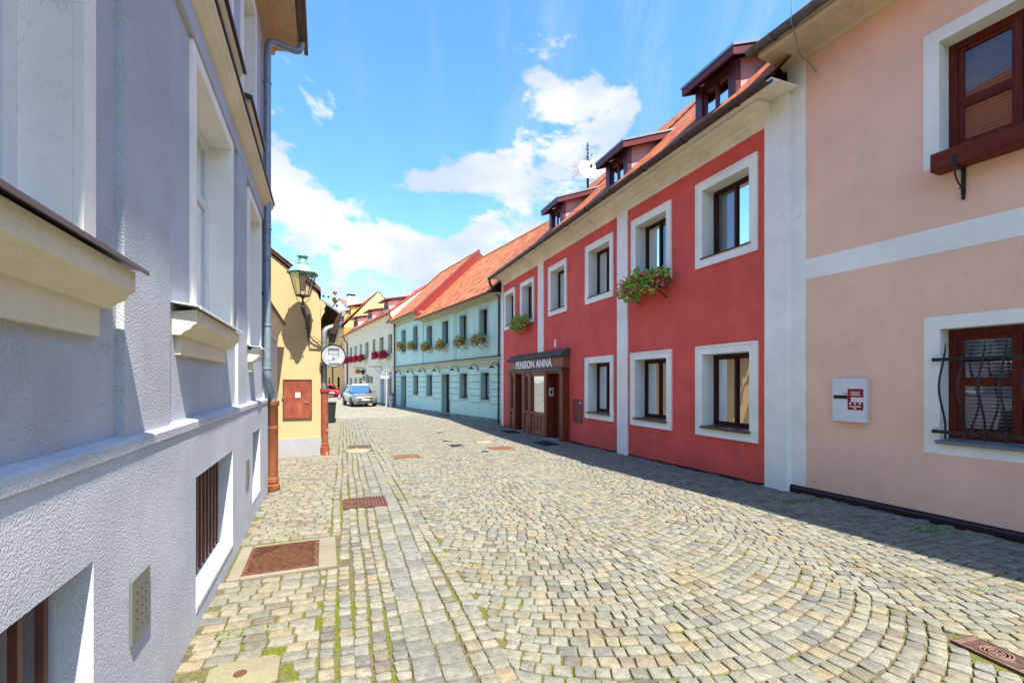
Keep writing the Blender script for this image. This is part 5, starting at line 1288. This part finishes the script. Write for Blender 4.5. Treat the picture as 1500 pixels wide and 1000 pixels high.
# small covers further up the street
rust2 = simple('orange_rust_cover', (.22, .10, .045), .7, .2, var=.3, nscale=20)
for px0, px1, py0, py1, mt, lb, nm, nb_ in ((717, 749, 654, 658.2, rust2, 'orange rusty rectangular drain grate in the sunlit setts before the shopfront', 'drain_grate', 7), (697, 721, 646, 648.3, simple('tan_cover', (.32, .25, .13), .8), 'tan flat rectangular cover in the setts before the shopfront', 'service_cover', 0),
                                      (659, 677, 651, 653.5, iron, 'dark flat rectangular cover in the middle of the lane', 'service_cover', 0), (513, 542, 651.5, 656, simple('brown_grate', (.12, .07, .05), .7, .2), 'brown drain grate in the setts by the yellow house corner', 'drain_grate', 8)):
    c, hx, hy = cover(px0, px1, py0, py1); grid_cover(nm, lb, c, dN, hx, min(hy, hx), mt, bars=nb_)
for (px, py, wpx, lb, mt) in ((595, 668.2, 40, 'large round rusty manhole cover in the sunlit lane', simple('manhole_rust', (.19, .10, .055), .65, .25, var=.3, nscale=20)), (524, 660, 34, 'pale round manhole cover near the yellow house corner', simple('tan_manhole', (.34, .28, .18), .75, .1, var=.2)), (711, 661, 10, 'tiny dark round valve cover beside the orange grate', iron), (652, 645.5, 8, 'tiny dark round valve cover far up the lane', iron), (644, 633.5, 8, 'smallest dark valve cover nearest the mint house', iron)):
    c = gpt(px, py); r = wpx / 2 * c.y / F_PX
    t = thing('manhole_cover', lb, 'manhole cover', (c.x, c.y, gz(c.y)), .3); COVERS.append((c, dN, r * .92, r * .92))
    m = MB(); m.lathe([(r, -.05), (r, .004), (r * .90, .004), (r * .89, -.004), (r * .86, -.004), (r * .85, .003), (0, .003)], (0, 0, 0), 28)
    if wpx > 20:
        for k in range(-3, 4):
            for l in range(-3, 4):
                if k * k + l * l < 11: m.box(k * r * .2 - r * .06, k * r * .2 + r * .06, l * r * .2 - r * .06, l * r * .2 + r * .06, .002, .007)
    m.build('lid', mt, t)
for (px0, px1, py0, py1, lb) in ((786, 813, 647, 652.4, 'black doormat on the stone step at the double door'), (738, 757, 630.8, 634.6, 'black doormat at the open passage of the shopfront')):
    c, hx, hy = cover(px0, px1, py0, py1); a = dT
    t = thing('doormat', lb, 'doormat', (c.x, c.y, gz(c.y) + .012), math.atan2(dN.y, dN.x) , 'doormats at the shopfront'); m = MB(); m.box(-.24, .24, -.42, .42, .0, .014)
    for k in range(20): m.box(-.23, .23, -.41 + k * .041, -.41 + k * .041 + .022, .0135, .019)
    m.build('mat', simple('black_rubber', (.018, .018, .02), .7, bmp=.1), t)
# concrete cap at the lower left, cast cover at the lower right
c = gpt(356, 986); COVERS.append((c, nLs, .19, .15))
t = thing('stone_cap', 'yellowish concrete cap with a small rusty hole among the setts', 'stone cap', (c.x, c.y, 0), math.atan2(nLs.y, nLs.x))
m = MB(); pr = [(-.19, -.12), (-.15, -.155), (.15, -.155), (.19, -.12), (.19, .10), (.15, .15), (-.14, .155), (-.19, .11)]; m.add([(x, y, -.06) for x, y in pr] + [(x, y, .004) for x, y in pr], [tuple(range(8, 16))] + [(i, (i + 1) % 8, 8 + (i + 1) % 8, 8 + i) for i in range(8)]); m.build('cap', plaster('yellow_concrete', (.22, .195, .125), 70, .8, .008, .15), t, bevel=.01)
m = MB(); m.lathe([(.036, .0045), (.036, .006), (.024, .006), (.018, .003), (0, .002)], (-.015, -.0, 0), 14); m.build('hole_ring', rust, t)
c = gpt(1462, 958); ch_a = (gpt(1490, 966) - gpt(1436, 942)).normalized()
COVERS.append((c, ch_a, .20, .115)); castm = simple('cast_red_iron', (.10, .06, .05), .6, .4, var=.3, nscale=25, wear=(.38, .27, .22), wear_amt=.6)
t = thing('cast_iron_cover', 'oblong cast-iron hydrant cover with raised ring emblem in the setts', 'hydrant cover', (c.x, c.y, gz(c.y) + .002), math.atan2(ch_a.y, ch_a.x))
m = MB(); m.box(-.19, .19, -.105, .105, -.06, .0); m.build('plate', castm, t)
m = MB()
for X in (-.17, .15): m.box(X, X + .006, -.10, .10, .0, .006); m.box(X + .018, X + .024, -.10, .10, 0, .006)
m.box(-.188, .188, -.104, -.096, 0, .006); m.box(-.188, .188, .096, .104, 0, .006)
for r0, r1 in ((.078, .070), (.060, .053), (.04, .034)): m.lathe([(r0, 0), (r0, .007), (r1, .007), (r1, 0)], (-.005, 0, 0), 24)
for k in range(6): a = k * math.pi / 3; m.bar((-.005, 0, .003), (-.005 + .036 * math.cos(a), .036 * math.sin(a), .003), .008, .006)
m.build('raised_ring', simple('worn_cast_rim', (.33, .20, .16), .5, .4, var=.25), t)

# ---- setts
V = []; FQ = []; TT = []
GREY = np.array([[.41, .40, .35], [.38, .375, .34], [.36, .36, .34], [.43, .415, .36], [.45, .41, .33], [.46, .40, .30], [.31, .275, .235], [.42, .37, .285], [.29, .29, .285], [.45, .435, .375], [.36, .31, .255], [.47, .38, .27]])
PW = np.array([.17, .14, .09, .16, .11, .07, .04, .06, .05, .06, .03, .02])


def sett(q, joint=.0055, jit=.008, h=0.0, tone=None, cham=.010, dome=.004, warm=0):
    """one stone from four plan corners (n, t)"""
    q = np.array(q, float); c = q.mean(0)
    x, y = wxy(*c)
    if inside_cover(x, y, .045): return
    e = q - c; L = np.linalg.norm(e, axis=1, keepdims=True); q = c + e * (1 - joint * 1.41 / L) + rs.uniform(-jit, jit, (4, 2))
    pts = []
    for i in range(4):
        p, nx, pv = q[i], q[(i + 1) % 4], q[i - 1]
        a = cham * rs.uniform(.5, 1.3)
        pts.append(p + (pv - p) / np.linalg.norm(pv - p) * a); pts.append(p + (nx - p) / np.linalg.norm(nx - p) * a)
    pts = np.array(pts); b = len(V)
    hh = h + rs.uniform(-.004, .004); tx, ty = rs.uniform(-.04, .04, 2)
    col = GREY[rs.choice(len(GREY), p=PW)] if tone is None else np.array(tone)
    col = col * .455 * rs.uniform(.86, 1.12) * np.array([1.0 + warm, 1, .93 - warm])
    for k, (sh, dz) in enumerate(((1.0, -.035), (1.0, -.005), (.965, -.001), (.86, .0))):
        for p in pts:
            pp = c + (p - c) * sh; X, Y = wxy(*pp)
            V.append((X, Y, gz(Y) + hh + dz + (dome * .4 if k == 3 else 0) + (pp[0] - c[0]) * tx + (pp[1] - c[1]) * ty)); TT.append(col)
    for k in range(3):
        for i in range(8): FQ.append((b + k * 8 + i, b + k * 8 + (i + 1) % 8, b + (k + 1) * 8 + (i + 1) % 8, b + (k + 1) * 8 + i))
    FQ.append(tuple(range(b + 24, b + 32)))


def on_street(x, y, e=.02):
    p = Vector((x, y))
    if (p - P_RED.o).dot(P_RED.n) < e and (p - P_RED.o).dot(P_RED.a) > -.05: return False
    if (p - P_PINK.o).dot(P_PINK.n) < e + .05 and (p - P_PINK.o).dot(P_PINK.a) < .1: return False
    if (p - P_MINT.o).dot(P_MINT.n) < e + .03 and (p - P_MINT.o).dot(P_MINT.a) > -.1: return False
    dL = (p - oL).dot(nL); aL = (p - oL).dot(P_LEFT.a)
    if aL > -.02: return dL > e
    if (p - YC).dot(P_YEL.n) > e: return dL > -.2
    return (p - YC).dot(P_YEL.a) < -.02 - e


T0, T1 = -.6, 25.0


def courses(n0, n1, tstep, slen, skip=None, warm=0, t1=T1, joint=.0055):
    t = T0
    while t < t1:
        ts = tstep * rs.uniform(.93, 1.07); n = n0 - rs.uniform(0, slen)
        while n < n1:
            ln = slen * rs.uniform(.78, 1.22); a, b = max(n, n0), min(n + ln, n1); n += ln
            if b - a < .045: continue
            x, y = wxy((a + b) / 2, t + ts / 2)
            if on_street(x, y): sett([(a, t), (b, t), (b, t + ts), (a, t + ts)], warm=warm, joint=joint)
        t += ts


def column(n0, n1, slen, joint=.006, tone=None, jit=.007, h=0, cham=.011, t1=T1, wob=.012):
    t = T0 - rs.uniform(0, slen); ph = rs.uniform(0, 6)
    while t < t1:
        ln = slen * rs.uniform(.75, 1.25); w_ = wob * math.sin(t * 1.7 + ph) 
        x, y = wxy((n0 + n1) / 2, t + ln / 2)
        if on_street(x, y): sett([(n0 + w_, t), (n1 + w_, t), (n1 + w_, t + ln), (n0 + w_, t + ln)], joint=joint, tone=None if tone is None else tone[rs.randint(len(tone))], jit=jit, h=h, cham=cham)
        t += ln


def arcs(nc, R_, n0, n1, step, slen):
    t = T0 - 2.0
    th0, th1 = math.asin((n0 - nc) / R_), math.asin((n1 - nc) / R_)
    while t < T1:
        st_ = step * rs.uniform(.95, 1.05); th = th0 - rs.uniform(0, slen / R_)
        wob = rs.uniform(-.006, .006)
        while th < th1:
            dth = slen * rs.uniform(.80, 1.22) / R_; a, b = max(th, th0), min(th + dth, th1); th += dth
            if (b - a) * R_ < .04: continue
            q = []
            for ang, up_ in ((a, 0), (b, 0), (b, 1), (a, 1)):
                n = nc + R_ * math.sin(ang); tt = t + wob + R_ * (1 - math.cos(ang))
                if up_ and (ang <= th0 + 1e-6 or ang >= th1 - 1e-6): tt += st_
                elif up_:
                    n2 = min(max(n - st_ * math.cos(ang) * math.sin(ang), n0 - .01), n1 + .01); tt = t + wob + st_ + R_ * (1 - math.cos(math.asin((n2 - nc) / R_))); n = n2
                q.append((n, tt))
            x, y = wxy(sum(p[0] for p in q) / 4, sum(p[1] for p in q) / 4)
            if on_street(x, y) and sum(p[1] for p in q) / 4 > T0: sett(q)
        t += st_


SLAB = [(.36, .355, .325), (.33, .325, .30), (.38, .38, .36), (.40, .40, .375), (.35, .355, .35), (.42, .41, .36), (.39, .38, .34), (.36, .36, .35)]
courses(-6.5, -.15, .108, .155, warm=.03)
for k in range(5): column(-.15 + k * .104, -.15 + (k + 1) * .104, .105, .009)
for k in range(2): column(.37 + k * .17, .37 + (k + 1) * .17, .20, .006, SLAB, .008, -.002, .015, wob=.0)
column(.71, .825, .105); column(.825, .945, .11)
arcs(2.43, 2.55, .93, 3.95, .116, .112)
arcs(5.42, 2.55, 3.87, 5.44, .116, .115)
courses(5.42, 9.5, .112, .155)
me = bpy.data.meshes.new('street_setts'); nv = len(V)
me.vertices.add(nv); me.vertices.foreach_set('co', np.array(V, 'f').ravel())
ls = [len(f) for f in FQ]; tot = sum(ls); me.loops.add(tot); me.loops.foreach_set('vertex_index', np.concatenate([np.array(f) for f in FQ]).astype('i'))
me.polygons.add(len(FQ)); me.polygons.foreach_set('loop_start', np.concatenate([[0], np.cumsum(ls)[:-1]]).astype('i'))
try: me.polygons.foreach_set('loop_total', np.array(ls, 'i'))
except Exception: pass
me.update(calc_edges=True); me.validate()
at = me.attributes.new('tint', 'FLOAT_COLOR', 'POINT'); at.data.foreach_set('color', np.hstack([np.array(TT, 'f'), np.ones((nv, 1), 'f')]).ravel())
me.materials.append(stone_m); so_ = bpy.data.objects.new('street_setts', me); C.objects.link(so_); tag(so_, 'grey and tan granite setts laid in arcs and rows along the lane', 'paving', kind='structure')

# ---- ground: bedding soil and moss under the setts, plain sett texture further off
gm, nt, b = base_mat('joint_soil', .95, 0, .1)
soil = mix(nt, rng(nt, noise(nt, 40, 4), .3, .7), (.07, .058, .036), (.15, .122, .08))
mossc = mix(nt, rng(nt, noise(nt, 60, 4), .3, .7), (.06, .075, .01), (.14, .16, .02))
c = mix(nt, rng(nt, noise(nt, 1.1, 5, .65), .40, .60), soil, mossc)
tcn = nt.nodes.new('ShaderNodeTexCoord'); sp = nt.nodes.new('ShaderNodeSeparateXYZ'); nt.links.new(tcn.outputs['Object'], sp.inputs[0])
vor = nt.nodes.new('ShaderNodeTexVoronoi'); vor.inputs['Scale'].default_value = 7.5; nt.links.new(tcn.outputs['Object'], vor.inputs['Vector'])
far_c = mix(nt, rng(nt, noise(nt, 2, 5), .3, .7), (.20, .19, .15), (.28, .26, .21)); vs_ = nt.nodes.new('ShaderNodeSeparateColor'); nt.links.new(vor.outputs['Color'], vs_.inputs[0]); far_c = mix(nt, rng(nt, vs_.outputs[0], 0, 1, 0, .5), far_c, (.15, .14, .115))
farf = rng(nt, sp.outputs[1], 21.5, 23.5); c = mix(nt, farf, c, far_c)
nt.links.new(c, b.inputs['Base Color']); bump(nt, b, noise(nt, 80, 4), .5, .01)
ys = list(np.arange(-12, 40, .5)) + [45, 55, 70, 100, 200, 500, 1200]; xs = [-900, -200, -60, -30, -15, -8, -4, 0, 4, 8, 15, 30, 60, 200, 900]
ys = [-900, -200, -60, -30] + ys
vs = [(x, y, gz(y) - (.0155 if y < 23.4 else .002)) for y in ys for x in xs]; nx = len(xs)
g = MB(); g.add(vs, [(j * nx + i, j * nx + i + 1, (j + 1) * nx + i + 1, (j + 1) * nx + i) for j in range(len(ys) - 1) for i in range(nx - 1)]); go = g.build('ground', gm); tag(go, 'sandy mossy bedding soil between and beyond the setts', 'ground', kind='structure')

# ---- weeds in the joints
rnd = random.Random(4); wd = MB()
spots = [(1150, 735, 22, 1.0), (1195, 732, 14, .8), (1090, 722, 8, .6), (1260, 757, 10, .7), (1335, 772, 10, .8), (1368, 778, 18, 1.2), (1408, 797, 8, .6), (1435, 865, 10, .6), (828, 652, 14, .9), (815, 650, 8, .8), (920, 678, 8, .7), (332, 930, 14, .5), (388, 920, 8, .4), (460, 752, 5, .4), (735, 626, 8, .8), (430, 669, 8, .6), (690, 617, 6, .7)]
for px, py, n, sz in spots:
    c = gpt(px, py)
    for _ in range(n * 3):
        o = Vector((c.x + rnd.gauss(0, .10 * sz), c.y + rnd.gauss(0, .06 * sz), gz(c.y) - .01)); a = rnd.uniform(0, 6.3); l = sz * rnd.uniform(.03, .085); d = Vector((math.cos(a), math.sin(a), rnd.uniform(.5, 1.6))).normalized(); w_ = Vector((-math.sin(a), math.cos(a), 0)) * .007
        t = tuple(x * rnd.uniform(.7, 1.3) for x in rnd.choice(GREENS[:3] + [(.16, .27, .05)]))
        wd.add([o - w_, o + w_, o + d * l * .6 + w_ * .8, o + d * l + Vector((0, 0, -.01)), o + d * l * .6 - w_ * .8], [(0, 1, 2, 3, 4)], t)
for _ in range(2600):          # moss cushions and tiny grass in the wider joints
    n = rnd.choice([rnd.uniform(-.15, .37), rnd.uniform(2.8, 4.3), rnd.uniform(3.4, 5.2), rnd.uniform(-.9, .4)]); t_ = rnd.uniform(1.5, 9)
    x, y = wxy(n, t_)
    if not on_street(x, y) or inside_cover(x, y): continue
    o = Vector((x, y, gz(y) - .012)); a = rnd.uniform(0, 6.3); l = rnd.uniform(.008, .020); d = Vector((math.cos(a) * .6, math.sin(a) * .6, 1)); w_ = Vector((-math.sin(a), math.cos(a), 0)) * .004
    wd.add([o - w_, o + w_, o + d * l], [(0, 1, 2)], tuple(x * rnd.uniform(.8, 1.3) for x in (.14, .20, .03)))
wo = wd.build('weeds', leaf_m); tag(wo, 'small green weeds and grass growing from the sett joints', 'weeds', kind='stuff')

# ================================================================== CARS


def car(label, paint, pos, heading, L=4.5, W=1.83, H=1.64, mpv=True, group='cars parked in the lane', plate=True):
    """heading: direction the front points to; local x to the front, y left"""
    t = thing('parked_car', label, 'car', (pos.x, pos.y, gz(pos.y)), heading, group)
    hw = W / 2; fx = L / 2
    st_ = [  # x, half width, bottom, side crease z, top z, top half width
        (-fx, hw * .80, .45, .75, 1.00, hw * .70), (-fx + .12, hw * .93, .32, .80, 1.06, hw * .80), (-fx + .6, hw, .24, .80, 1.06, hw * .90), (-.6, hw, .22, .80, 1.04, hw * .92), (.4, hw, .22, .80, 1.02, hw * .92),
        (fx - 1.35, hw, .22, .78, 1.00, hw * .90), (fx - .75, hw * .99, .22, .76, .94, hw * .84), (fx - .28, hw * .93, .22, .70, .84, hw * .74), (fx - .08, hw * .82, .24, .62, .74, hw * .62), (fx, hw * .70, .30, .52, .60, hw * .52)]
    if not mpv: st_ = [(a, b, c, d * .93, e * .90, f) for a, b, c, d, e, f in st_]
    m = MB(); rings = []
    for x, w_, zb, zc, zt, tw in st_:
        half = [(0, zb), (w_ * .82, zb), (w_ * .97, zb + .10), (w_, (zb + zc) / 2), (w_ * .985, zc), (tw + (w_ - tw) * .45, zt - .06), (tw, zt), (0, zt + .025)]
        rings.append([(x, y, z) for y, z in half] + [(x, -y, z) for y, z in half[-2:0:-1]])
    n = len(rings[0]); vs = [p for r_ in rings for p in r_]; fs = [(i * n + k, i * n + (k + 1) % n, (i + 1) * n + (k + 1) % n, (i + 1) * n + k) for i in range(len(rings) - 1) for k in range(n)] + [tuple(range(n)), tuple(range((len(rings) - 1) * n, len(rings) * n))]
    m.add(vs, fs); bo = m.build('body', paint, t, True); bo.modifiers.new('s', 'SUBSURF').levels = 1; bo.modifiers['s'].render_levels = 2
    zb = 1.03 if mpv else .90; x_f, x_r = fx - 1.25, -fx + .18; xr_f, xr_r = fx - (2.0 if mpv else 2.2), -fx + (.55 if mpv else .9)
    wb, wt = hw * .90, hw * .70
    B = [(x_f, wb * .94), (x_f - .35, wb), (x_r + .3, wb), (x_r, wb * .9)]; T = [(xr_f, wt * .95), (xr_f - .35, wt), (xr_r + .3, wt), (xr_r, wt * .92)]
    rf = MB(); hz_ = H - .06
    top = [(x, y, hz_) for x, y in T] + [(x, -y, hz_) for x, y in T[::-1]]; crown = [(x * .92 - .02, y * .75, H) for x, y in T] + [(x * .92 - .02, -y * .75, H) for x, y in T[::-1]]
    low_ = [(x, y, hz_ - .05) for x, y in [(a * 1.0 + .02, b + .02) for a, b in T]] + [(x, -y, hz_ - .05) for x, y in [(a + .02, b + .02) for a, b in T[::-1]]]
    rf.add(low_ + top + crown, [(i, (i + 1) % 8, 8 + (i + 1) % 8, 8 + i) for i in range(8)] + [(8 + i, 8 + (i + 1) % 8, 16 + (i + 1) % 8, 16 + i) for i in range(8)] + [tuple(range(16, 24))])
    for s in (1, -1):
        for (a, b), (c_, d_), wd_ in ((B[0], T[0], .06), (B[2], T[2], .10), (B[3], T[3], .10)): rf.bar((a, s * b, zb), (c_, s * d_, hz_ - .02), wd_, .05)
        xm = (x_f + x_r) / 2 + .1; rf.bar((xm, s * wb, zb), (xm - .05, s * wt, hz_ - .02), .07, .04)
    rf.build('roof', paint, t, True)
    gl = MB(); q = lambda p, z, s=1: (p[0], s * p[1], z)
    gl.poly([q(B[0], zb), q(B[0], zb, -1), q(T[0], hz_ - .03, -1), q(T[0], hz_ - .03)]); gl.build('windscreen', car_glass, t)
    gl = MB(); gl.poly([q(B[3], zb), q(B[3], zb, -1), q(T[3], hz_ - .03, -1), q(T[3], hz_ - .03)]); gl.build('rear_window', car_glass, t)
    for s in (1, -1):
        gl = MB()
        for k in range(3): gl.poly([q(B[k], zb, s), q(B[k + 1], zb, s), q(T[k + 1], hz_ - .03, s), q(T[k], hz_ - .03, s)])
        gl.build('side_window', car_glass, t)
    ins = MB(); ins.box(x_r + .3, x_f - .2, -wb * .9, wb * .9, zb - .1, zb + .02)
    for s in (1, -1): ins.box(.0, .18, s * .40 - .22, s * .40 + .22, zb, zb + .42); ins.box(-1.1, -.95, s * .40 - .22, s * .40 + .22, zb, zb + .40)
    ins.build('interior', car_dark, t)
    for xw in (fx - .88, -fx + .85):
        for s in (1, -1):
            wy = s * (hw - .10)
            m = MB(); m.lathe([(.20, -.10), (.30, -.105), (.325, -.08), (.33, 0), (.325, .08), (.30, .105), (.20, .10)], (xw, wy, .33), 24, 'y'); wh = m.build('wheel', tyre_m, t, True)
            m = MB(); m.lathe([(.215, s * .085), (.20, s * .10), (.17, s * .06), (.05, s * .085), (0, s * .09)], (xw, wy, .33), 24, 'y')
            for k in range(5): a = k * 2 * math.pi / 5; m.bar((xw + .05 * math.cos(a), wy + s * .095, .33 + .05 * math.sin(a)), (xw + .20 * math.cos(a), wy + s * .10, .33 + .20 * math.sin(a)), .05, .02, (0, 1, 0))
            m.build('rim', alloy_m, wh, True)
            m = MB(); m.lathe([(.0, s * .085), (.395, s * .095), (.395, s * .104), (.375, s * .108)], (xw, wy, .34), 24, 'y'); m.build('wheel_arch', car_dark, t)
    for s in (1, -1):
        m = MB(); m.add([(fx - .03, s * hw * .58, .60), (fx - .10, s * hw * .80, .62), (fx - .36, s * hw * .955, .72), (fx - .40, s * hw * .95, .80), (fx - .20, s * hw * .80, .76), (fx - .06, s * hw * .60, .70)], [(0, 1, 2, 3, 4, 5)]); m.build('headlight', lamp_glass_m, t)
        m = MB(); m.box(x_f - .28, x_f - .10, s * (wb + .03) - .0, s * (wb + .03) + s * .20, zb + .0, zb + .14); m.build('wing_mirror', paint, t, bevel=.03)
        m = MB(); m.box(-.15, .05, s * hw * .995 - .005, s * hw * .995 + .015, .86, .89); m.box(-1.15, -.95, s * hw * .995 - .005, s * hw * .995 + .015, .86, .89); m.build('door_handle', paint, t)
        m = MB()
        for xd in (.75, -.25, -1.25): m.box(xd - .006, xd + .006, s * hw * .985 - .004, s * hw * .985 + .03 * .4, .35, zb - .1)
        m.build('door_gap', car_dark, t)
    m = MB(); m.box(fx - .05, fx + .012, -hw * .56, hw * .56, .60, .67); m.box(fx - .03, fx + .012, -hw * .62, hw * .62, .33, .44); m.build('grille', car_dark, t)
    m = MB(); m.box(fx + .0, fx + .018, -hw * .55, hw * .55, .672, .684); m.lathe([(.055, .0), (.055, .02), (.04, .022)], (fx + .0, 0, .665), 16, 'x'); m.build('chrome_trim', alloy_m, t)
    m = MB(); m.box(fx + .005, fx + .028, -.26, .26, .46, .57); m.build('number_plate', simple('plate_white', (.75, .76, .74), .4, bmp=0), t)
    for s in (1, -1): m = MB(); m.box(-fx - .01, -fx + .08, s * hw * .62 - .12, s * hw * .62 + .12, .80, .95); m.build('tail_light', red_metal, t)
    return t


def paint(name, col, metal=.5):
    m, nt, b = base_mat(name, .28, metal, .5); b.inputs['Base Color'].default_value = (*col, 1); b.inputs['Coat Weight'].default_value = .8; b.inputs['Coat Roughness'].default_value = .05
    return m


car_glass = glass('car_glass', .55, (.35, .42, .45)); car_dark = simple('car_black_trim', (.015, .015, .016), .6, bmp=0)
tyre_m = simple('tyre_rubber', (.02, .02, .021), .85); alloy_m = simple('alloy', (.48, .49, .50), .3, .85, bmp=0)
lamp_glass_m = simple('lamp_cluster', (.20, .23, .27), .12, .35, .6, var=.5, nscale=30, bmp=0)
dm_ = P_MINT.a; hd_ = math.atan2(-dm_.y, -dm_.x)
pc = Vector((-10.62, 33.0)) + dm_ * 2.25
car('silver people carrier parked nose-on below the ivory house', paint('silver_beige', (.25, .24, .21), .55), pc, hd_)
pr_ = Vector((-20.35, 51.5)) + dm_ * 2.1
car('bright red small car half hidden behind the yellow house drainpipe', paint('signal_red', (.62, .01, .015), .1), pr_, hd_, 4.1, 1.78, 1.48, False)

# ---- bin, barrel, sign post, cone
c = gpt(480, 619.5); s = c.y / F_PX
t = thing('wheelie_bin', 'black wheelie bin standing behind the yellow house standpipe', 'bin', (c.x, c.y + .25, gz(c.y)), math.atan2(nLs.y, nLs.x))
m = MB(); m.add([(-.21, -.24, .06), (.21, -.24, .06), (.21, .22, .06), (-.21, .22, .06), (-.27, -.33, .92), (.27, -.33, .92), (.27, .33, .92), (-.27, .33, .92)], [(3, 2, 1, 0), (0, 1, 5, 4), (1, 2, 6, 5), (2, 3, 7, 6), (3, 0, 4, 7), (4, 5, 6, 7)])
m.build('bin_body', simple('bin_black', (.022, .024, .028), .5), t, bevel=.015); m = MB(); m.box(-.29, .29, -.36, .36, .921, .965); m.box(-.24, .24, .34, .42, .90, .94); m.build('lid', simple('bin_black', (.02, .02, .02)), t, bevel=.015)
m = MB()
for X in (-.24, .24): m.lathe([(.10, -.03), (.10, .03), (0, .035)], (X, .24, .10), 14, 'x')
m.build('wheels', tyre_m, t)
c = gpt(574, 596); t = thing('galvanised_barrel', 'grey galvanised barrel planter against the far end of the mint house', 'barrel', (c.x, c.y, gz(c.y)))
m = MB(); m.lathe([(0, .0), (.20, .0), (.205, .28), (.22, .30), (.205, .32), (.21, .60), (.225, .62), (.21, .64), (.215, .86), (.23, .88), (.20, .88), (.19, .80), (0, .80)], (0, 0, 0), 20); m.build('drum', zinc, t, True)
f = MB(); foliage(f, 60, 0, 0, .92, .20, .20, .08, .05, random.Random(8), [(.05, .06, .05), (.08, .09, .06)]); f.build('plant', leaf_m, t)
c = gpt(566, 595.5); t = thing('white_sign_post', 'white street sign post with ornate top by the far end of the mint house', 'sign post', (c.x, c.y, gz(c.y)), math.atan2(nLs.y, nLs.x))
m = MB(); m.lathe([(0, 0), (.10, 0), (.10, .05), (.05, .08), (.042, .5), (.042, 2.3), (.06, 2.32), (.03, 2.4), (.03, 2.75), (.05, 2.78), (0, 2.86)], (0, 0, 0), 12); m.build('post', simple('post_grey_white', (.46, .47, .48), .5), t, True)
m = MB()
for s in (1, -1): m.box(s * .05, s * .42, -.02, .02, 2.06, 2.26); m.tube([(s * .03, 0, 2.68)] + [(s * (.03 + .33 * math.sin(a)), 0, 2.34 + .34 * math.cos(a)) for a in [k * math.pi / 16 for k in range(1, 9)]], .018, 6)
m.build('sign_board', simple('post_grey_white', (.46, .47, .48), .5), t)
m = MB()
for s in (1, -1): m.box(s * .09, s * .38, -.022, .022, 2.36, 2.52)
m.build('dark_board', simple('board_grey', (.25, .28, .30), .5), t)
c = gpt(497, 584.5); t = thing('traffic_cone', 'tiny red and white traffic cone in front of the red car', 'traffic cone', (c.x, c.y, gz(c.y)))
m = MB(); m.box(-.18, .18, -.18, .18, 0, .03); m.lathe([(.14, .03), (.10, .22)], (0, 0, 0), 14); m.lathe([(.075, .36), (.03, .6), (0, .6)], (0, 0, 0), 14); m.build('cone', simple('cone_red', (.65, .05, .03), .5), t); m = MB(); m.lathe([(.10, .22), (.075, .36)], (0, 0, 0), 14); m.build('band', white_fr, t)

scene.cycles.use_denoising = True
scene.cycles.max_bounces = 6; scene.cycles.diffuse_bounces = 3; scene.cycles.glossy_bounces = 3; scene.cycles.transparent_max_bounces = 8; scene.cycles.transmission_bounces = 3
scene.cycles.caustics_reflective = False; scene.cycles.caustics_refractive = False
scene.cycles.sample_clamp_indirect = 6
